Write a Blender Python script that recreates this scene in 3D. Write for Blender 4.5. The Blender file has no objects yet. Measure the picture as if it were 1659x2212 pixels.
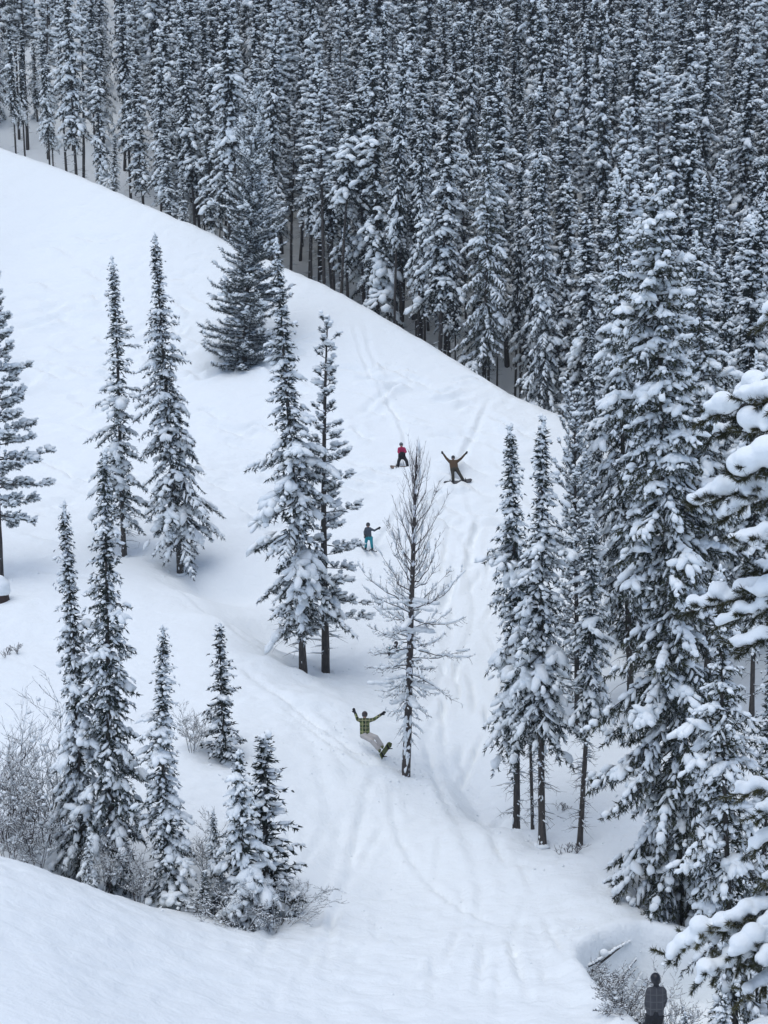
import bpy, math, random
import numpy as np
from mathutils import Matrix, Vector, Euler

# ------------------------------------------------------------------ camera, sky, sun, exposure
SC = bpy.context.scene
COL = SC.collection
F = 3212.0                       # focal length in pixels of a 1659 x 2212 picture
CU, CV = 829.5, 1106.0
TH = math.radians(10.0)
CT, ST = math.cos(TH), math.sin(TH)

cam_data = bpy.data.cameras.new("camera")
cam = bpy.data.objects.new("camera", cam_data)
COL.objects.link(cam)
cam.location = (0, 0, 0)
cam.rotation_euler = (math.radians(90) - TH, 0, 0)
cam_data.sensor_fit = 'VERTICAL'
cam_data.sensor_height = 36.0
cam_data.lens = 36.0 * F / 2212.0
cam_data.clip_start = 0.5
cam_data.clip_end = 2000
SC.camera = cam

SUN_EL, SUN_AZ = math.radians(78), math.radians(238)   # overcast: a wide soft sun high on the left
world = bpy.data.worlds.new("World")
SC.world = world
world.use_nodes = True
wn = world.node_tree.nodes
wl = world.node_tree.links
bg = wn["Background"]
sky = wn.new("ShaderNodeTexSky")
sky.sky_type = 'NISHITA'
sky.sun_disc = False
sky.sun_elevation = SUN_EL
sky.sun_rotation = SUN_AZ
sky.altitude = 1500
sky.air_density = 1.0
sky.dust_density = 2.0
sky.ozone_density = 1.0
wl.new(sky.outputs[0], bg.inputs[0])
bg.inputs[1].default_value = 0.12

sun_data = bpy.data.lights.new("sun", 'SUN')
sun_data.energy = 1.5
sun_data.angle = math.radians(70)
sun_data.color = (1.0, 0.99, 0.94)
sun = bpy.data.objects.new("sun", sun_data)
COL.objects.link(sun)
sd = Vector((math.sin(SUN_AZ) * math.cos(SUN_EL), math.cos(SUN_AZ) * math.cos(SUN_EL), math.sin(SUN_EL)))
sun.rotation_euler = (-sd).to_track_quat('-Z', 'Y').to_euler()

SC.view_settings.view_transform = 'Standard'
SC.view_settings.look = 'None'
SC.view_settings.exposure = 0.47
SC.view_settings.gamma = 1.0
SC.view_settings.use_curve_mapping = False
SC.cycles.max_bounces = 6
SC.cycles.diffuse_bounces = 3
SC.cycles.glossy_bounces = 2
SC.cycles.volume_bounces = 0
SC.cycles.use_denoising = True

# ------------------------------------------------------------------ small tools
def P(u, v, t):
    """photograph pixel (in a 1659 x 2212 picture) at depth t -> point"""
    xc, yc = (u - CU) / F, (CV - v) / F
    return Vector((t * xc, t * (CT + yc * ST), t * (yc * CT - ST)))

def z_at_row(y, v):
    yc = (CV - v) / F
    return (yc * y * CT - y * ST) / (CT + yc * ST)

def nrm(a):
    return a / np.maximum(np.linalg.norm(a, axis=-1, keepdims=True), 1e-9)

def mesh_from(name, V, T, mat, smooth=True, mat2=None, mi=None):
    me = bpy.data.meshes.new(name)
    V = np.ascontiguousarray(V, dtype=np.float32)
    T = np.ascontiguousarray(T, dtype=np.int32)
    me.vertices.add(len(V)); me.vertices.foreach_set("co", V.ravel())
    me.loops.add(T.size); me.loops.foreach_set("vertex_index", T.ravel())
    me.polygons.add(len(T))
    me.polygons.foreach_set("loop_start", np.arange(len(T), dtype=np.int32) * T.shape[1])
    me.polygons.foreach_set("use_smooth", np.full(len(T), smooth, dtype=bool))
    if mat: me.materials.append(mat)
    if mat2:
        me.materials.append(mat2)
        me.polygons.foreach_set("material_index", np.ascontiguousarray(mi, dtype=np.int32))
    me.update(calc_edges=True)
    return me

def link(name, me, parent=None):
    o = bpy.data.objects.new(name, me)
    COL.objects.link(o)
    if parent: o.parent = parent
    return o

def tag(o, label, cat, group=None):
    o["label"] = label; o["category"] = cat
    if group: o["group"] = group
    return o

def thing(name, label, cat, loc=(0, 0, 0), group=None):
    return tag_at(bpy.data.objects.new(name, None), label, cat, loc, group)

def tag_at(o, label, cat, loc, group):
    COL.objects.link(o); o.location = loc
    o.empty_display_size = 0.2
    return tag(o, label, cat, group)

class Geo:
    def __init__(s): s.V = []; s.T = []; s.n = 0
    def add(s, V, T):
        if len(V) == 0: return
        s.V.append(np.asarray(V, float)); s.T.append(np.asarray(T, int) + s.n); s.n += len(V)
    def inst(s, tv, tt, M, off):
        """template verts tv (n,3), tris tt, M (K,3,3) columns = axes, off (K,3); tv may be (K,n,3)"""
        K = len(off)
        if K == 0: return
        n = tv.shape[-2]
        W = np.einsum('kij,knj->kni', M, np.broadcast_to(tv, (K, n, 3))) + off[:, None, :]
        T = tt[None] + (np.arange(K) * n)[:, None, None]
        s.add(W.reshape(-1, 3), T.reshape(-1, 3))
    def segs(s, A, B, r0, r1, sides=4):
        A = np.asarray(A, float); B = np.asarray(B, float); K = len(A)
        if K == 0: return
        d = nrm(B - A)
        ref = np.where(np.abs(d[:, 2:3]) > .9, [[1., 0, 0]], [[0, 0, 1.]])
        x = nrm(np.cross(d, ref)); y = np.cross(d, x)
        a = np.arange(sides) * 2 * math.pi / sides
        ca, sa = np.cos(a)[None, :, None], np.sin(a)[None, :, None]
        ring = x[:, None] * ca + y[:, None] * sa
        r0 = np.broadcast_to(r0, (K,))[:, None, None]; r1 = np.broadcast_to(r1, (K,))[:, None, None]
        V = np.concatenate([A[:, None] + ring * r0, B[:, None] + ring * r1], 1)
        T = []
        for i in range(sides):
            j = (i + 1) % sides
            T += [[i, j, sides + j], [i, sides + j, sides + i]]
        T = np.array(T)[None] + (np.arange(K) * 2 * sides)[:, None, None]
        s.add(V.reshape(-1, 3), T.reshape(-1, 3))
    def tube(s, pts, rad, sides=8, rng=None, rough=0.0, cap=True):
        pts = np.asarray(pts, float); n = len(pts)
        d = nrm(np.gradient(pts, axis=0))
        ref = np.array([0., 1, 0]) if abs(d[0][1]) < .8 else np.array([1., 0, 0])
        x = nrm(np.cross(d, ref)); y = np.cross(d, x)
        a = np.arange(sides) * 2 * math.pi / sides
        r = np.broadcast_to(np.asarray(rad, float), (n,))[:, None] * np.ones((1, sides))
        if rng is not None and rough: r = r * (1 + rough * rng.standard_normal(r.shape))
        V = pts[:, None] + (x[:, None] * np.cos(a)[None, :, None] + y[:, None] * np.sin(a)[None, :, None]) * r[..., None]
        T = []
        for k in range(n - 1):
            for i in range(sides):
                j = (i + 1) % sides
                p, q, e, f = k * sides + i, k * sides + j, (k + 1) * sides + j, (k + 1) * sides + i
                T += [[p, q, e], [p, e, f]]
        V = V.reshape(-1, 3)
        if cap:
            V = np.vstack([V, pts[:1], pts[-1:]])
            c0, c1 = n * sides, n * sides + 1
            for i in range(sides):
                j = (i + 1) % sides
                T += [[c0, j, i], [c1, (n - 1) * sides + i, (n - 1) * sides + j]]
        s.add(V, T)
    def needles(s, B, D, L, W, rng):
        B = np.asarray(B, float); K = len(B)
        if K == 0: return
        D = nrm(np.asarray(D, float))
        side = nrm(np.cross(D, rng.standard_normal((K, 3))))
        L = np.broadcast_to(L, (K,))[:, None]; W = np.broadcast_to(W, (K,))[:, None]
        V = np.stack([B - side * W * .5, B + side * W * .5, B + D * L], 1)
        s.add(V.reshape(-1, 3), np.arange(K * 3).reshape(K, 3))
    def mesh(s, name, mat, smooth=True):
        if not s.V: return None
        return mesh_from(name, np.vstack(s.V), np.vstack(s.T), mat, smooth)

def uv_blob(seg, rings):
    V = [[0, 0, 1.]]
    for r in range(1, rings + 1):
        ph = math.pi * r / (rings + 1)
        for i in range(seg):
            a = 2 * math.pi * (i + .5 * (r % 2)) / seg
            V.append([math.sin(ph) * math.cos(a), math.sin(ph) * math.sin(a), math.cos(ph)])
    V.append([0, 0, -1.])
    T = []
    for i in range(seg):
        j = (i + 1) % seg
        T.append([0, 1 + i, 1 + j])
        for r in range(rings - 1):
            a, b = 1 + r * seg + i, 1 + r * seg + j
            c, d = a + seg, b + seg
            T += [[a, c, d], [a, d, b]]
        e = 1 + (rings - 1) * seg
        T.append([e + i, len(V) - 1, e + j])
    return np.array(V), np.array(T)

BLOB_HI, BLOB_HI_T = uv_blob(8, 4)
BLOB, BLOB_T = uv_blob(7, 3)
BLOB_LO, BLOB_LO_T = uv_blob(6, 2)

def frames(D):
    """columns: along D (made fairly level), side, up"""
    D = nrm(D)
    up = np.zeros_like(D); up[:, 2] = 1
    side = nrm(np.cross(up, D) + 1e-6)
    u2 = np.cross(D, side)
    return np.stack([D, side, u2], 2)

def blobs(g, C, D, a, b, c, rng, tpl='mid', noise=.16, flat=.45):
    C = np.asarray(C, float); K = len(C)
    if K == 0: return
    tv, tt = {'hi': (BLOB_HI, BLOB_HI_T), 'mid': (BLOB, BLOB_T), 'lo': (BLOB_LO, BLOB_LO_T)}[tpl]
    M = frames(np.asarray(D, float))
    sc = np.stack([np.broadcast_to(a, (K,)), np.broadcast_to(b, (K,)), np.broadcast_to(c, (K,))], 1)
    v = tv[None] * (1 + noise * rng.standard_normal((K, len(tv), 1)))
    v = v.copy(); v[..., 2] = np.where(v[..., 2] < 0, v[..., 2] * flat, v[..., 2])
    v = v * sc[:, None, :]
    g.inst(v, tt, M, C)

# value noise on numpy arrays
_NR = np.random.default_rng(5)
_LAT = _NR.random((256, 256))
def vnoise(x, y):
    xi, yi = np.floor(x).astype(int), np.floor(y).astype(int)
    fx, fy = x - xi, y - yi
    fx = fx * fx * (3 - 2 * fx); fy = fy * fy * (3 - 2 * fy)
    a = _LAT[xi & 255, yi & 255]; b = _LAT[(xi + 1) & 255, yi & 255]
    c = _LAT[xi & 255, (yi + 1) & 255]; d = _LAT[(xi + 1) & 255, (yi + 1) & 255]
    return (a * (1 - fx) + b * fx) * (1 - fy) + (c * (1 - fx) + d * fx) * fy - .5

def fbm(x, y, o=4):
    s, a = 0, 1.0
    for i in range(o):
        s = s + a * vnoise(x * 2 ** i + 17 * i, y * 2 ** i + 31 * i); a *= .5
    return s

# ------------------------------------------------------------------ materials
def new_mat(name):
    m = bpy.data.materials.new(name); m.use_nodes = True
    nt = m.node_tree
    return m, nt.nodes, nt.links, nt.nodes["Principled BSDF"]

def node(nodes, kind, **kw):
    n = nodes.new(kind)
    for k, v in kw.items():
        if k in n.inputs.keys(): n.inputs[k].default_value = v
        else: setattr(n, k, v)
    return n

def mixrgb(nodes, links, fac, a, b):
    n = nodes.new("ShaderNodeMix"); n.data_type = 'RGBA'
    for sock, val in ((n.inputs[0], fac), (n.inputs[6], a), (n.inputs[7], b)):
        if hasattr(val, "links"): links.new(val, sock)
        else: sock.default_value = val if not isinstance(val, tuple) or len(val) == 4 else (*val, 1)
    return n.outputs[2]

def ramp(nodes, links, src, p0, p1, c0=(0, 0, 0, 1), c1=(1, 1, 1, 1)):
    r = nodes.new("ShaderNodeValToRGB")
    r.color_ramp.elements[0].position = p0; r.color_ramp.elements[0].color = c0
    r.color_ramp.elements[1].position = p1; r.color_ramp.elements[1].color = c1
    links.new(src, r.inputs[0])
    return r.outputs[0]

def snow_material(name, fine=14.0, strength=.25, dist=.03, ground=False):
    m, N, L, b = new_mat(name)
    tc = N.new("ShaderNodeTexCoord")
    n1 = node(N, "ShaderNodeTexNoise", Scale=fine, Detail=5.0, Roughness=.6)
    L.new(tc.outputs["Object"], n1.inputs["Vector"])
    col = mixrgb(N, L, n1.outputs[0], (.82, .86, .875), (.87, .90, .905))
    L.new(col, b.inputs["Base Color"])
    b.inputs["Roughness"].default_value = .75
    b.inputs["Specular IOR Level"].default_value = .25
    bp = node(N, "ShaderNodeBump", Strength=strength, Distance=dist)
    if ground:
        mp = N.new("ShaderNodeMapping"); mp.inputs["Rotation"].default_value = (0, 0, .5)
        mp.inputs["Scale"].default_value = (.8, 1.5, 1.0)
        L.new(tc.outputs["Object"], mp.inputs[0])
        n2 = node(N, "ShaderNodeTexNoise", Scale=.9, Detail=2.5, Roughness=.5, Distortion=.6)
        L.new(mp.outputs[0], n2.inputs["Vector"])
        n3 = node(N, "ShaderNodeTexNoise", Scale=4.5, Detail=5.0, Roughness=.62)
        L.new(tc.outputs["Object"], n3.inputs["Vector"])
        add = N.new("ShaderNodeMath"); add.operation = 'MULTIPLY_ADD'; add.inputs[1].default_value = 2.2
        L.new(n2.outputs[0], add.inputs[0]); L.new(n3.outputs[0], add.inputs[2])
        add2 = N.new("ShaderNodeMath"); add2.operation = 'MULTIPLY_ADD'; add2.inputs[1].default_value = .25
        L.new(n1.outputs[0], add2.inputs[0]); L.new(add.outputs[0], add2.inputs[2])
        L.new(add2.outputs[0], bp.inputs["Height"])
    else:
        L.new(n1.outputs[0], bp.inputs["Height"])
    L.new(bp.outputs[0], b.inputs["Normal"])
    return m

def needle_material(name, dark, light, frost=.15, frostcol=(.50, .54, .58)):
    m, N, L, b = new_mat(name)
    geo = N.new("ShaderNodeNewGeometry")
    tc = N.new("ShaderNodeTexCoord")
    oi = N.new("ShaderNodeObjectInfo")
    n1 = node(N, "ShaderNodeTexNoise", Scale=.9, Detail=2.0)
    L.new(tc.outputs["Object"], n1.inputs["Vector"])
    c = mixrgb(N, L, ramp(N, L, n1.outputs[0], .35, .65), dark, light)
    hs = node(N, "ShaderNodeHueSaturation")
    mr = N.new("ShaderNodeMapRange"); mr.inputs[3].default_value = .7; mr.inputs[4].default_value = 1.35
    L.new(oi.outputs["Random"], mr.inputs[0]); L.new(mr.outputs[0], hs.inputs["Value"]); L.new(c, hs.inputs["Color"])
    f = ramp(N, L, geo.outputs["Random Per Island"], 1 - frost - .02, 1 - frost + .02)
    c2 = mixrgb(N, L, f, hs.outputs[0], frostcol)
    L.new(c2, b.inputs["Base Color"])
    b.inputs["Roughness"].default_value = .7
    b.inputs["Specular IOR Level"].default_value = .2
    return m

def bark_material(name, c0, c1, snow=.0, scale=5.0):
    m, N, L, b = new_mat(name)
    tc = N.new("ShaderNodeTexCoord")
    mp = N.new("ShaderNodeMapping"); mp.inputs["Scale"].default_value = (1, 1, .25)
    L.new(tc.outputs["Object"], mp.inputs[0])
    n1 = node(N, "ShaderNodeTexNoise", Scale=scale * 3, Detail=5.0, Roughness=.65)
    L.new(mp.outputs[0], n1.inputs["Vector"])
    c = mixrgb(N, L, ramp(N, L, n1.outputs[0], .35, .68), c0, c1)
    if snow > 0:
        n2 = node(N, "ShaderNodeTexNoise", Scale=2.6, Detail=3.0, Roughness=.6)
        L.new(tc.outputs["Object"], n2.inputs["Vector"])
        c = mixrgb(N, L, ramp(N, L, n2.outputs[0], .72 - snow, .75 - snow), c, (.82, .84, .88))
    L.new(c, b.inputs["Base Color"])
    b.inputs["Roughness"].default_value = .85
    bp = node(N, "ShaderNodeBump", Strength=.6, Distance=.03)
    L.new(n1.outputs[0], bp.inputs["Height"]); L.new(bp.outputs[0], b.inputs["Normal"])
    return m

def plain(name, col, rough=.6, noise=.12, scale=30.0, spec=.3):
    m, N, L, b = new_mat(name)
    tc = N.new("ShaderNodeTexCoord")
    n1 = node(N, "ShaderNodeTexNoise", Scale=scale, Detail=3.0)
    L.new(tc.outputs["Object"], n1.inputs["Vector"])
    lo = tuple(max(0, x * (1 - noise * 2)) for x in col); hi = tuple(min(1, x * (1 + noise * 2)) for x in col)
    L.new(mixrgb(N, L, n1.outputs[0], lo, hi), b.inputs["Base Color"])
    b.inputs["Roughness"].default_value = rough
    b.inputs["Specular IOR Level"].default_value = spec
    bp = node(N, "ShaderNodeBump", Strength=.3, Distance=.01)
    n2 = node(N, "ShaderNodeTexNoise", Scale=9.0, Detail=2.0)
    L.new(tc.outputs["Object"], n2.inputs["Vector"])
    L.new(n2.outputs[0], bp.inputs["Height"]); L.new(bp.outputs[0], b.inputs["Normal"])
    return m

def plaid(name, cols, scale):
    """woven check: bands in x and z of three colours"""
    m, N, L, b = new_mat(name)
    tc = N.new("ShaderNodeTexCoord"); sep = N.new("ShaderNodeSeparateXYZ")
    L.new(tc.outputs["Object"], sep.inputs[0])
    def band(sock, sc, th, off=0.0):
        a = N.new("ShaderNodeMath"); a.operation = 'MULTIPLY_ADD'; a.inputs[1].default_value = sc; a.inputs[2].default_value = off
        L.new(sock, a.inputs[0])
        f = N.new("ShaderNodeMath"); f.operation = 'FRACT'; L.new(a.outputs[0], f.inputs[0])
        g = N.new("ShaderNodeMath"); g.operation = 'GREATER_THAN'; g.inputs[1].default_value = th; L.new(f.outputs[0], g.inputs[0])
        return g.outputs[0]
    c = mixrgb(N, L, band(sep.outputs[0], scale, .5), cols[0], cols[1])
    c = mixrgb(N, L, band(sep.outputs[2], scale * .9, .55), c, cols[2])
    c = mixrgb(N, L, band(sep.outputs[0], scale * 2, .84, .3), c, cols[3])
    c = mixrgb(N, L, band(sep.outputs[2], scale * 1.8, .86, .4), c, cols[3])
    L.new(c, b.inputs["Base Color"]); b.inputs["Roughness"].default_value = .8
    return m

M_GROUND = snow_material("ground_snow", 26.0, .75, .06, ground=True)
M_SNOW = snow_material("branch_snow", 9.0, .45, .06)
M_PILLOW = snow_material("pillow_snow", 9.0, .5, .05)
M_FIR = needle_material("fir_needles", (.016, .024, .020), (.034, .044, .034), .24)
M_PINE = needle_material("pine_needles", (.024, .032, .024), (.050, .060, .042), .34)
M_SPRUCE = needle_material("spruce_needles", (.020, .028, .020), (.054, .058, .032), .2)
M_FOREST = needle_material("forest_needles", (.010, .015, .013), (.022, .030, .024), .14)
M_NEAR = needle_material("near_pine_needles", (.024, .028, .013), (.080, .076, .034), .10)
M_BARK = bark_material("bark", (.030, .026, .024), (.085, .072, .062), .0)
M_BARKS = bark_material("snowy_bark", (.030, .026, .024), (.090, .076, .066), .10)
M_BARKL = bark_material("larch_bark", (.028, .024, .022), (.095, .078, .070), .17)
M_TWIG = bark_material("twig_bark", (.032, .025, .026), (.085, .066, .068), .0)

# ------------------------------------------------------------------ terrain
RIDGE_PX = [(0, 312, 140), (130, 350, 135.5), (250, 400, 131), (330, 438, 128), (410, 470, 125), (520, 525, 121),
            (640, 580, 116.5), (740, 625, 113), (850, 690, 109), (950, 750, 105.5), (1020, 792, 103), (1100, 845, 100.3),
            (1220, 900, 97), (1310, 958, 93.5), (1450, 1050, 88), (1600, 1150, 82)]
RIDGE = np.array([P(*q) for q in RIDGE_PX])
def _ext(a, b, k): return a + (a - b) / np.linalg.norm(a - b) * k
r0, r1 = RIDGE[0], RIDGE[1]
RIDGE = np.vstack([_ext(r0, RIDGE[3], 300) * [1, 1, 0] + [0, 0, 60], _ext(r0, RIDGE[3], 40) * [1, 1, 0] + [0, 0, 19], RIDGE,
                   [[45, 76, -22]], [[120, 70, -30]], [[420, 60, -34]]])
_o = np.argsort(RIDGE[:, 0]); RIDGE = RIDGE[_o]

CTRL_PX = [  # surface points seen in the photograph: pixel column, row, depth
    # open slope under the ridge
    (60, 420, 133), (60, 560, 124), (60, 720, 113), (60, 900, 102), (60, 1080, 90),
    (250, 560, 122), (250, 720, 112), (250, 900, 101), (250, 1050, 91.5),
    (450, 640, 116), (450, 780, 108), (450, 930, 98), (450, 1080, 90),
    (650, 720, 108.5), (650, 850, 101), (650, 1000, 93), (650, 1150, 86.5),
    (850, 820, 102.5), (850, 930, 96), (850, 1040, 90.5), (850, 1180, 84),
    (985, 880, 98.5), (985, 1000, 92), (985, 1040, 90), (985, 1150, 85.5), (1000, 1300, 79), (1000, 1400, 75.5), (990, 1500, 71.5),
    (1150, 960, 93.5), (1150, 1100, 87), (1130, 1300, 79), (1100, 1450, 73.5),
    (1250, 1050, 88.5), (1280, 1200, 82), (1300, 1400, 73.5), (1300, 1600, 64.5),
    # trough behind the lip, lip crest, bank in front of it
    (270, 1192, 84), (390, 1226, 82), (420, 1185, 84.5), (500, 1285, 79.6), (590, 1365, 76), (655, 1450, 71.5), (705, 1437, 73.4), (780, 1470, 72.2),
    (560, 1200, 83), (640, 1290, 79.5), (780, 1330, 78.5), (880, 1430, 74.5),
    (250, 1205, 81.5), (370, 1268, 77.3), (480, 1338, 74), (600, 1432, 70.4), (720, 1535, 66.6), (800, 1600, 64.2),
    (5, 1240, 79), (100, 1280, 75), (0, 1400, 70), (150, 1420, 69.5), (300, 1400, 71), (420, 1480, 67.3), (100, 1560, 62.5), (300, 1560, 63.5),
    (480, 1622, 60.5), (450, 1750, 56.5), (620, 1700, 59.3), (640, 1850, 54.8), (760, 1690, 60.6), (760, 1790, 58.3),
    (825, 1635, 63), (877, 1668, 62.5), (960, 1640, 65), (930, 1760, 59.5), (1000, 1830, 57.0), (1050, 1650, 65.0),
    (300, 1800, 55), (150, 1750, 56.5), (20, 1740, 57),
    # floor
    (750, 1880, 56), (800, 1960, 53), (850, 2050, 48.6), (800, 2212, 42), (1000, 2000, 51.4), (1000, 2120, 46), (1150, 1900, 54.6), (1150, 2050, 48.6),
    (1250, 2200, 42.3), (1200, 1980, 52), (1050, 2212, 42.2),
    # right side
    (1117, 1720, 60.3), (1152, 1747, 59.5), (1172, 1802, 57.6), (1252, 1806, 57.3), (1330, 1700, 61), (1400, 1850, 55.3), (1340, 1940, 52.4),
    (1480, 2010, 53), (1600, 1700, 61), (1560, 1400, 72), (1600, 1950, 54), (1440, 1980, 51.8), (1500, 1200, 80),
    # near slope with its roll-over on the left
    (0, 1842, 47), (100, 1882, 46.8), (200, 1925, 46.5), (300, 1968, 46.4), (400, 2003, 46.5), (520, 2030, 47.6), (620, 2035, 48.6), (700, 2000, 50.6),
    (100, 1990, 42), (100, 2100, 38.5), (100, 2212, 35.2), (300, 2080, 42.5), (300, 2212, 38), (500, 2120, 43.5), (550, 2212, 40.3), (680, 2110, 45.5),
    (1380, 2214, 41.5), (1240, 2070, 47.4), (1300, 2005, 50.6),
    (1410, 2268, 37.0), (1500, 2268, 37.6),
]
CTRL = [P(*c) for c in CTRL_PX]
# ground behind the roll-over that the near slope hides
CTRL += [Vector(p) for p in [(-13.5, 50.5, -21.6), (-10, 50.0, -22.4), (-7, 49.8, -22.7), (-17, 52, -20.8), (-24, 55, -19.6)]]
# ground out of the picture
CTRL += [Vector(p) for p in [(0, 0, -9), (-30, 0, -7), (30, 0, -11), (0, 15, -14.5), (-25, 18, -12.5), (25, 18, -15.5), (7, 24, -17.2), (0, 27, -18.2),
        (-12, 27, -16.8), (14, 32, -18.5), (22, 40, -19), (25, 55, -19.5), (30, 70, -18.5), (-30, 35, -15.5), (-45, 55, -15), (-45, 80, -9),
        (-50, 100, 0), (-60, 125, 9), (-80, 60, -10), (60, 40, -20), (60, 70, -20), (-80, 0, -5), (70, 0, -12), (0, -40, 4), (60, -40, 2), (-60, -40, 6)]]
# the slope's own continuation above and behind the ridge
for k in range(2, len(RIDGE) - 3):
    x, y, z = RIDGE[k]
    CTRL.append(Vector((x + 1.5, y + 7, z + 2.6))); CTRL.append(Vector((x + 4, y + 22, z + 8)))
CT_A = np.array(CTRL)
def _phi(d2): return .5 * d2 * np.log(d2 + 1e-9)
def _tps_fit(A, lam):
    n = len(A); d2 = ((A[:, None, :2] - A[None, :, :2]) ** 2).sum(-1)
    K = _phi(d2) + lam * np.eye(n)
    Q = np.hstack([np.ones((n, 1)), A[:, :2]])
    M = np.block([[K, Q], [Q.T, np.zeros((3, 3))]])
    return np.linalg.solve(M, np.concatenate([A[:, 2], np.zeros(3)]))
TPS = _tps_fit(CT_A, 6.0)
def _tps(x, y):
    out = np.full(x.shape, TPS[-3]) + TPS[-2] * x + TPS[-1] * y
    for i in range(len(CT_A)):
        out += TPS[i] * _phi((x - CT_A[i, 0]) ** 2 + (y - CT_A[i, 1]) ** 2)
    return out

def softmin(a, b, k):
    h = np.clip(.5 + .5 * (b - a) / k, 0, 1)
    return b * (1 - h) + a * h - k * h * (1 - h)
def smooth(a, b, x):
    t = np.clip((x - a) / (b - a), 0, 1); return t * t * (3 - 2 * t)

DIPS = []       # x, y, radius x, radius y, depth
GROOVES = []    # polyline (n,2), half width, depth
def far_plane(x, y):
    return -69.5 + .5 * y + 1.6 * fbm(x * .03 + 5, y * .03, 3)

HOLE = np.array([[*P(1385, 2222, 41.2)[:2]], [*P(1300, 2135, 44.6)[:2]], [*P(1243, 2070, 47.3)[:2]], [*P(1262, 2030, 49)[:2]], [*P(1310, 2006, 50.2)[:2]],
                 [*P(1380, 1995, 50.9)[:2]], [*P(1450, 2010, 50.5)[:2]], [12.5, 47], [12, 42], [9.5, 36.5], [7.8, 34.5]])
def poly_sd(x, y, poly):
    """distance to a polygon, negative inside"""
    d = np.full(x.shape, 1e9); inside = np.zeros(x.shape, bool)
    n = len(poly)
    for i in range(n):
        a, b = poly[i], poly[(i + 1) % n]
        e = b - a; wx, wy = x - a[0], y - a[1]
        t = np.clip((wx * e[0] + wy * e[1]) / (e @ e), 0, 1)
        d = np.minimum(d, (wx - t * e[0]) ** 2 + (wy - t * e[1]) ** 2)
        c = ((a[1] <= y) & (b[1] > y)) | ((b[1] <= y) & (a[1] > y))
        xi = a[0] + (y - a[1]) / (e[1] if abs(e[1]) > 1e-9 else 1e-9) * e[0]
        inside ^= c & (x < xi)
    d = np.sqrt(d)
    return np.where(inside, -d, d)

def height(x, y, detail=True):
    x = np.asarray(x, float); y = np.asarray(y, float)
    f = _tps(x, y)
    yr = np.interp(x, RIDGE[:, 0], RIDGE[:, 1]); zr = np.interp(x, RIDGE[:, 0], RIDGE[:, 2])
    s = y - yr
    wob = .5 * vnoise(x * .35, y * .1) + .25 * vnoise(x * 1.1, y * .3)
    z = softmin(f, zr + .35 + wob * .5 - .42 * s, 1.2)
    far = far_plane(x, y)
    z = np.where(s > 0, -softmin(-z, -far, 3.0 * np.clip(s / 6, .01, 1)), z)
    for (dx, dy, rx, ry, dep) in DIPS:
        q = ((x - dx) / rx) ** 2 + ((y - dy) / ry) ** 2
        z = z - dep * np.exp(-q)
    # scooped hollow with a cut bank, lower right
    near = (np.abs(x - 8) < 12) & (np.abs(y - 43) < 14)
    if near.any():
        sdv = poly_sd(x[near], y[near], HOLE) + .35 * vnoise(x[near] * 1.3, y[near] * 1.3)
        z[near] = z[near] + .5 * smooth(0, -1.2, sdv) * fbm(x[near] * .9, y[near] * .9, 3) - 2.5 * smooth(.1, -.85, sdv) + .16 * np.exp(-((sdv - .35) / .4) ** 2)
    if detail:
        front = smooth(4, -2, s)
        z = z + front * (.10 * fbm(x * .35, y * .35, 3) + .045 * fbm(x * 1.3 + 3, y * 1.3, 3))
        # wind and ski ripples that run across the slope
        u2 = x * .85 + y * .5; v2 = -x * .5 + y * .85
        z = z + front * .06 * fbm(u2 * .25, v2 * 1.1, 4)
        chop = front * smooth(-.15, .25, fbm(x * .09 + 9, y * .09, 2)) 
        z = z + chop * (.16 * (.35 - np.abs(fbm(u2 * .5, v2 * 1.3, 3))) + .08 * fbm(x * 2.2, y * 2.2, 2))
        z = z + front * .02 * fbm(x * 3.1 + 7, y * 3.1, 2)
        z = z + (1 - front) * .12 * fbm(x * .8, y * .8, 3)
    return z

def H1(x, y): return float(height(np.array([x]), np.array([y]), False)[0])
def ground_at(u, v, t):
    """point on the ground along a pixel's ray near depth t: distance comes from the terrain itself"""
    ts = np.linspace(t - 6, t + 8, 180)
    q = np.array([P(u, v, a) for a in ts])
    g = height(q[:, 0], q[:, 1], False)
    hit = np.nonzero(q[:, 2] <= g)[0]
    a = ts[hit[0]] if len(hit) else t
    p = P(u, v, a); p.z = H1(p.x, p.y)
    return p

# ------------------------------------------------------------------ tree builders (each returns trunk, crown and snow meshes and a height)
def trunk_path(H, rng, bend=.15, n=14):
    s = np.linspace(0, 1, n)
    a, b = rng.uniform(0, 6.28, 2)
    x = bend * np.sin(s * 2.6 + a) - bend * math.sin(a); y = bend * np.sin(s * 2.2 + b) - bend * math.sin(b)
    return np.stack([x, y, s * H], 1)

def along(path, z):
    return np.stack([np.interp(z, path[:, 2], path[:, 0]), np.interp(z, path[:, 2], path[:, 1]), z], -1)

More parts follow.
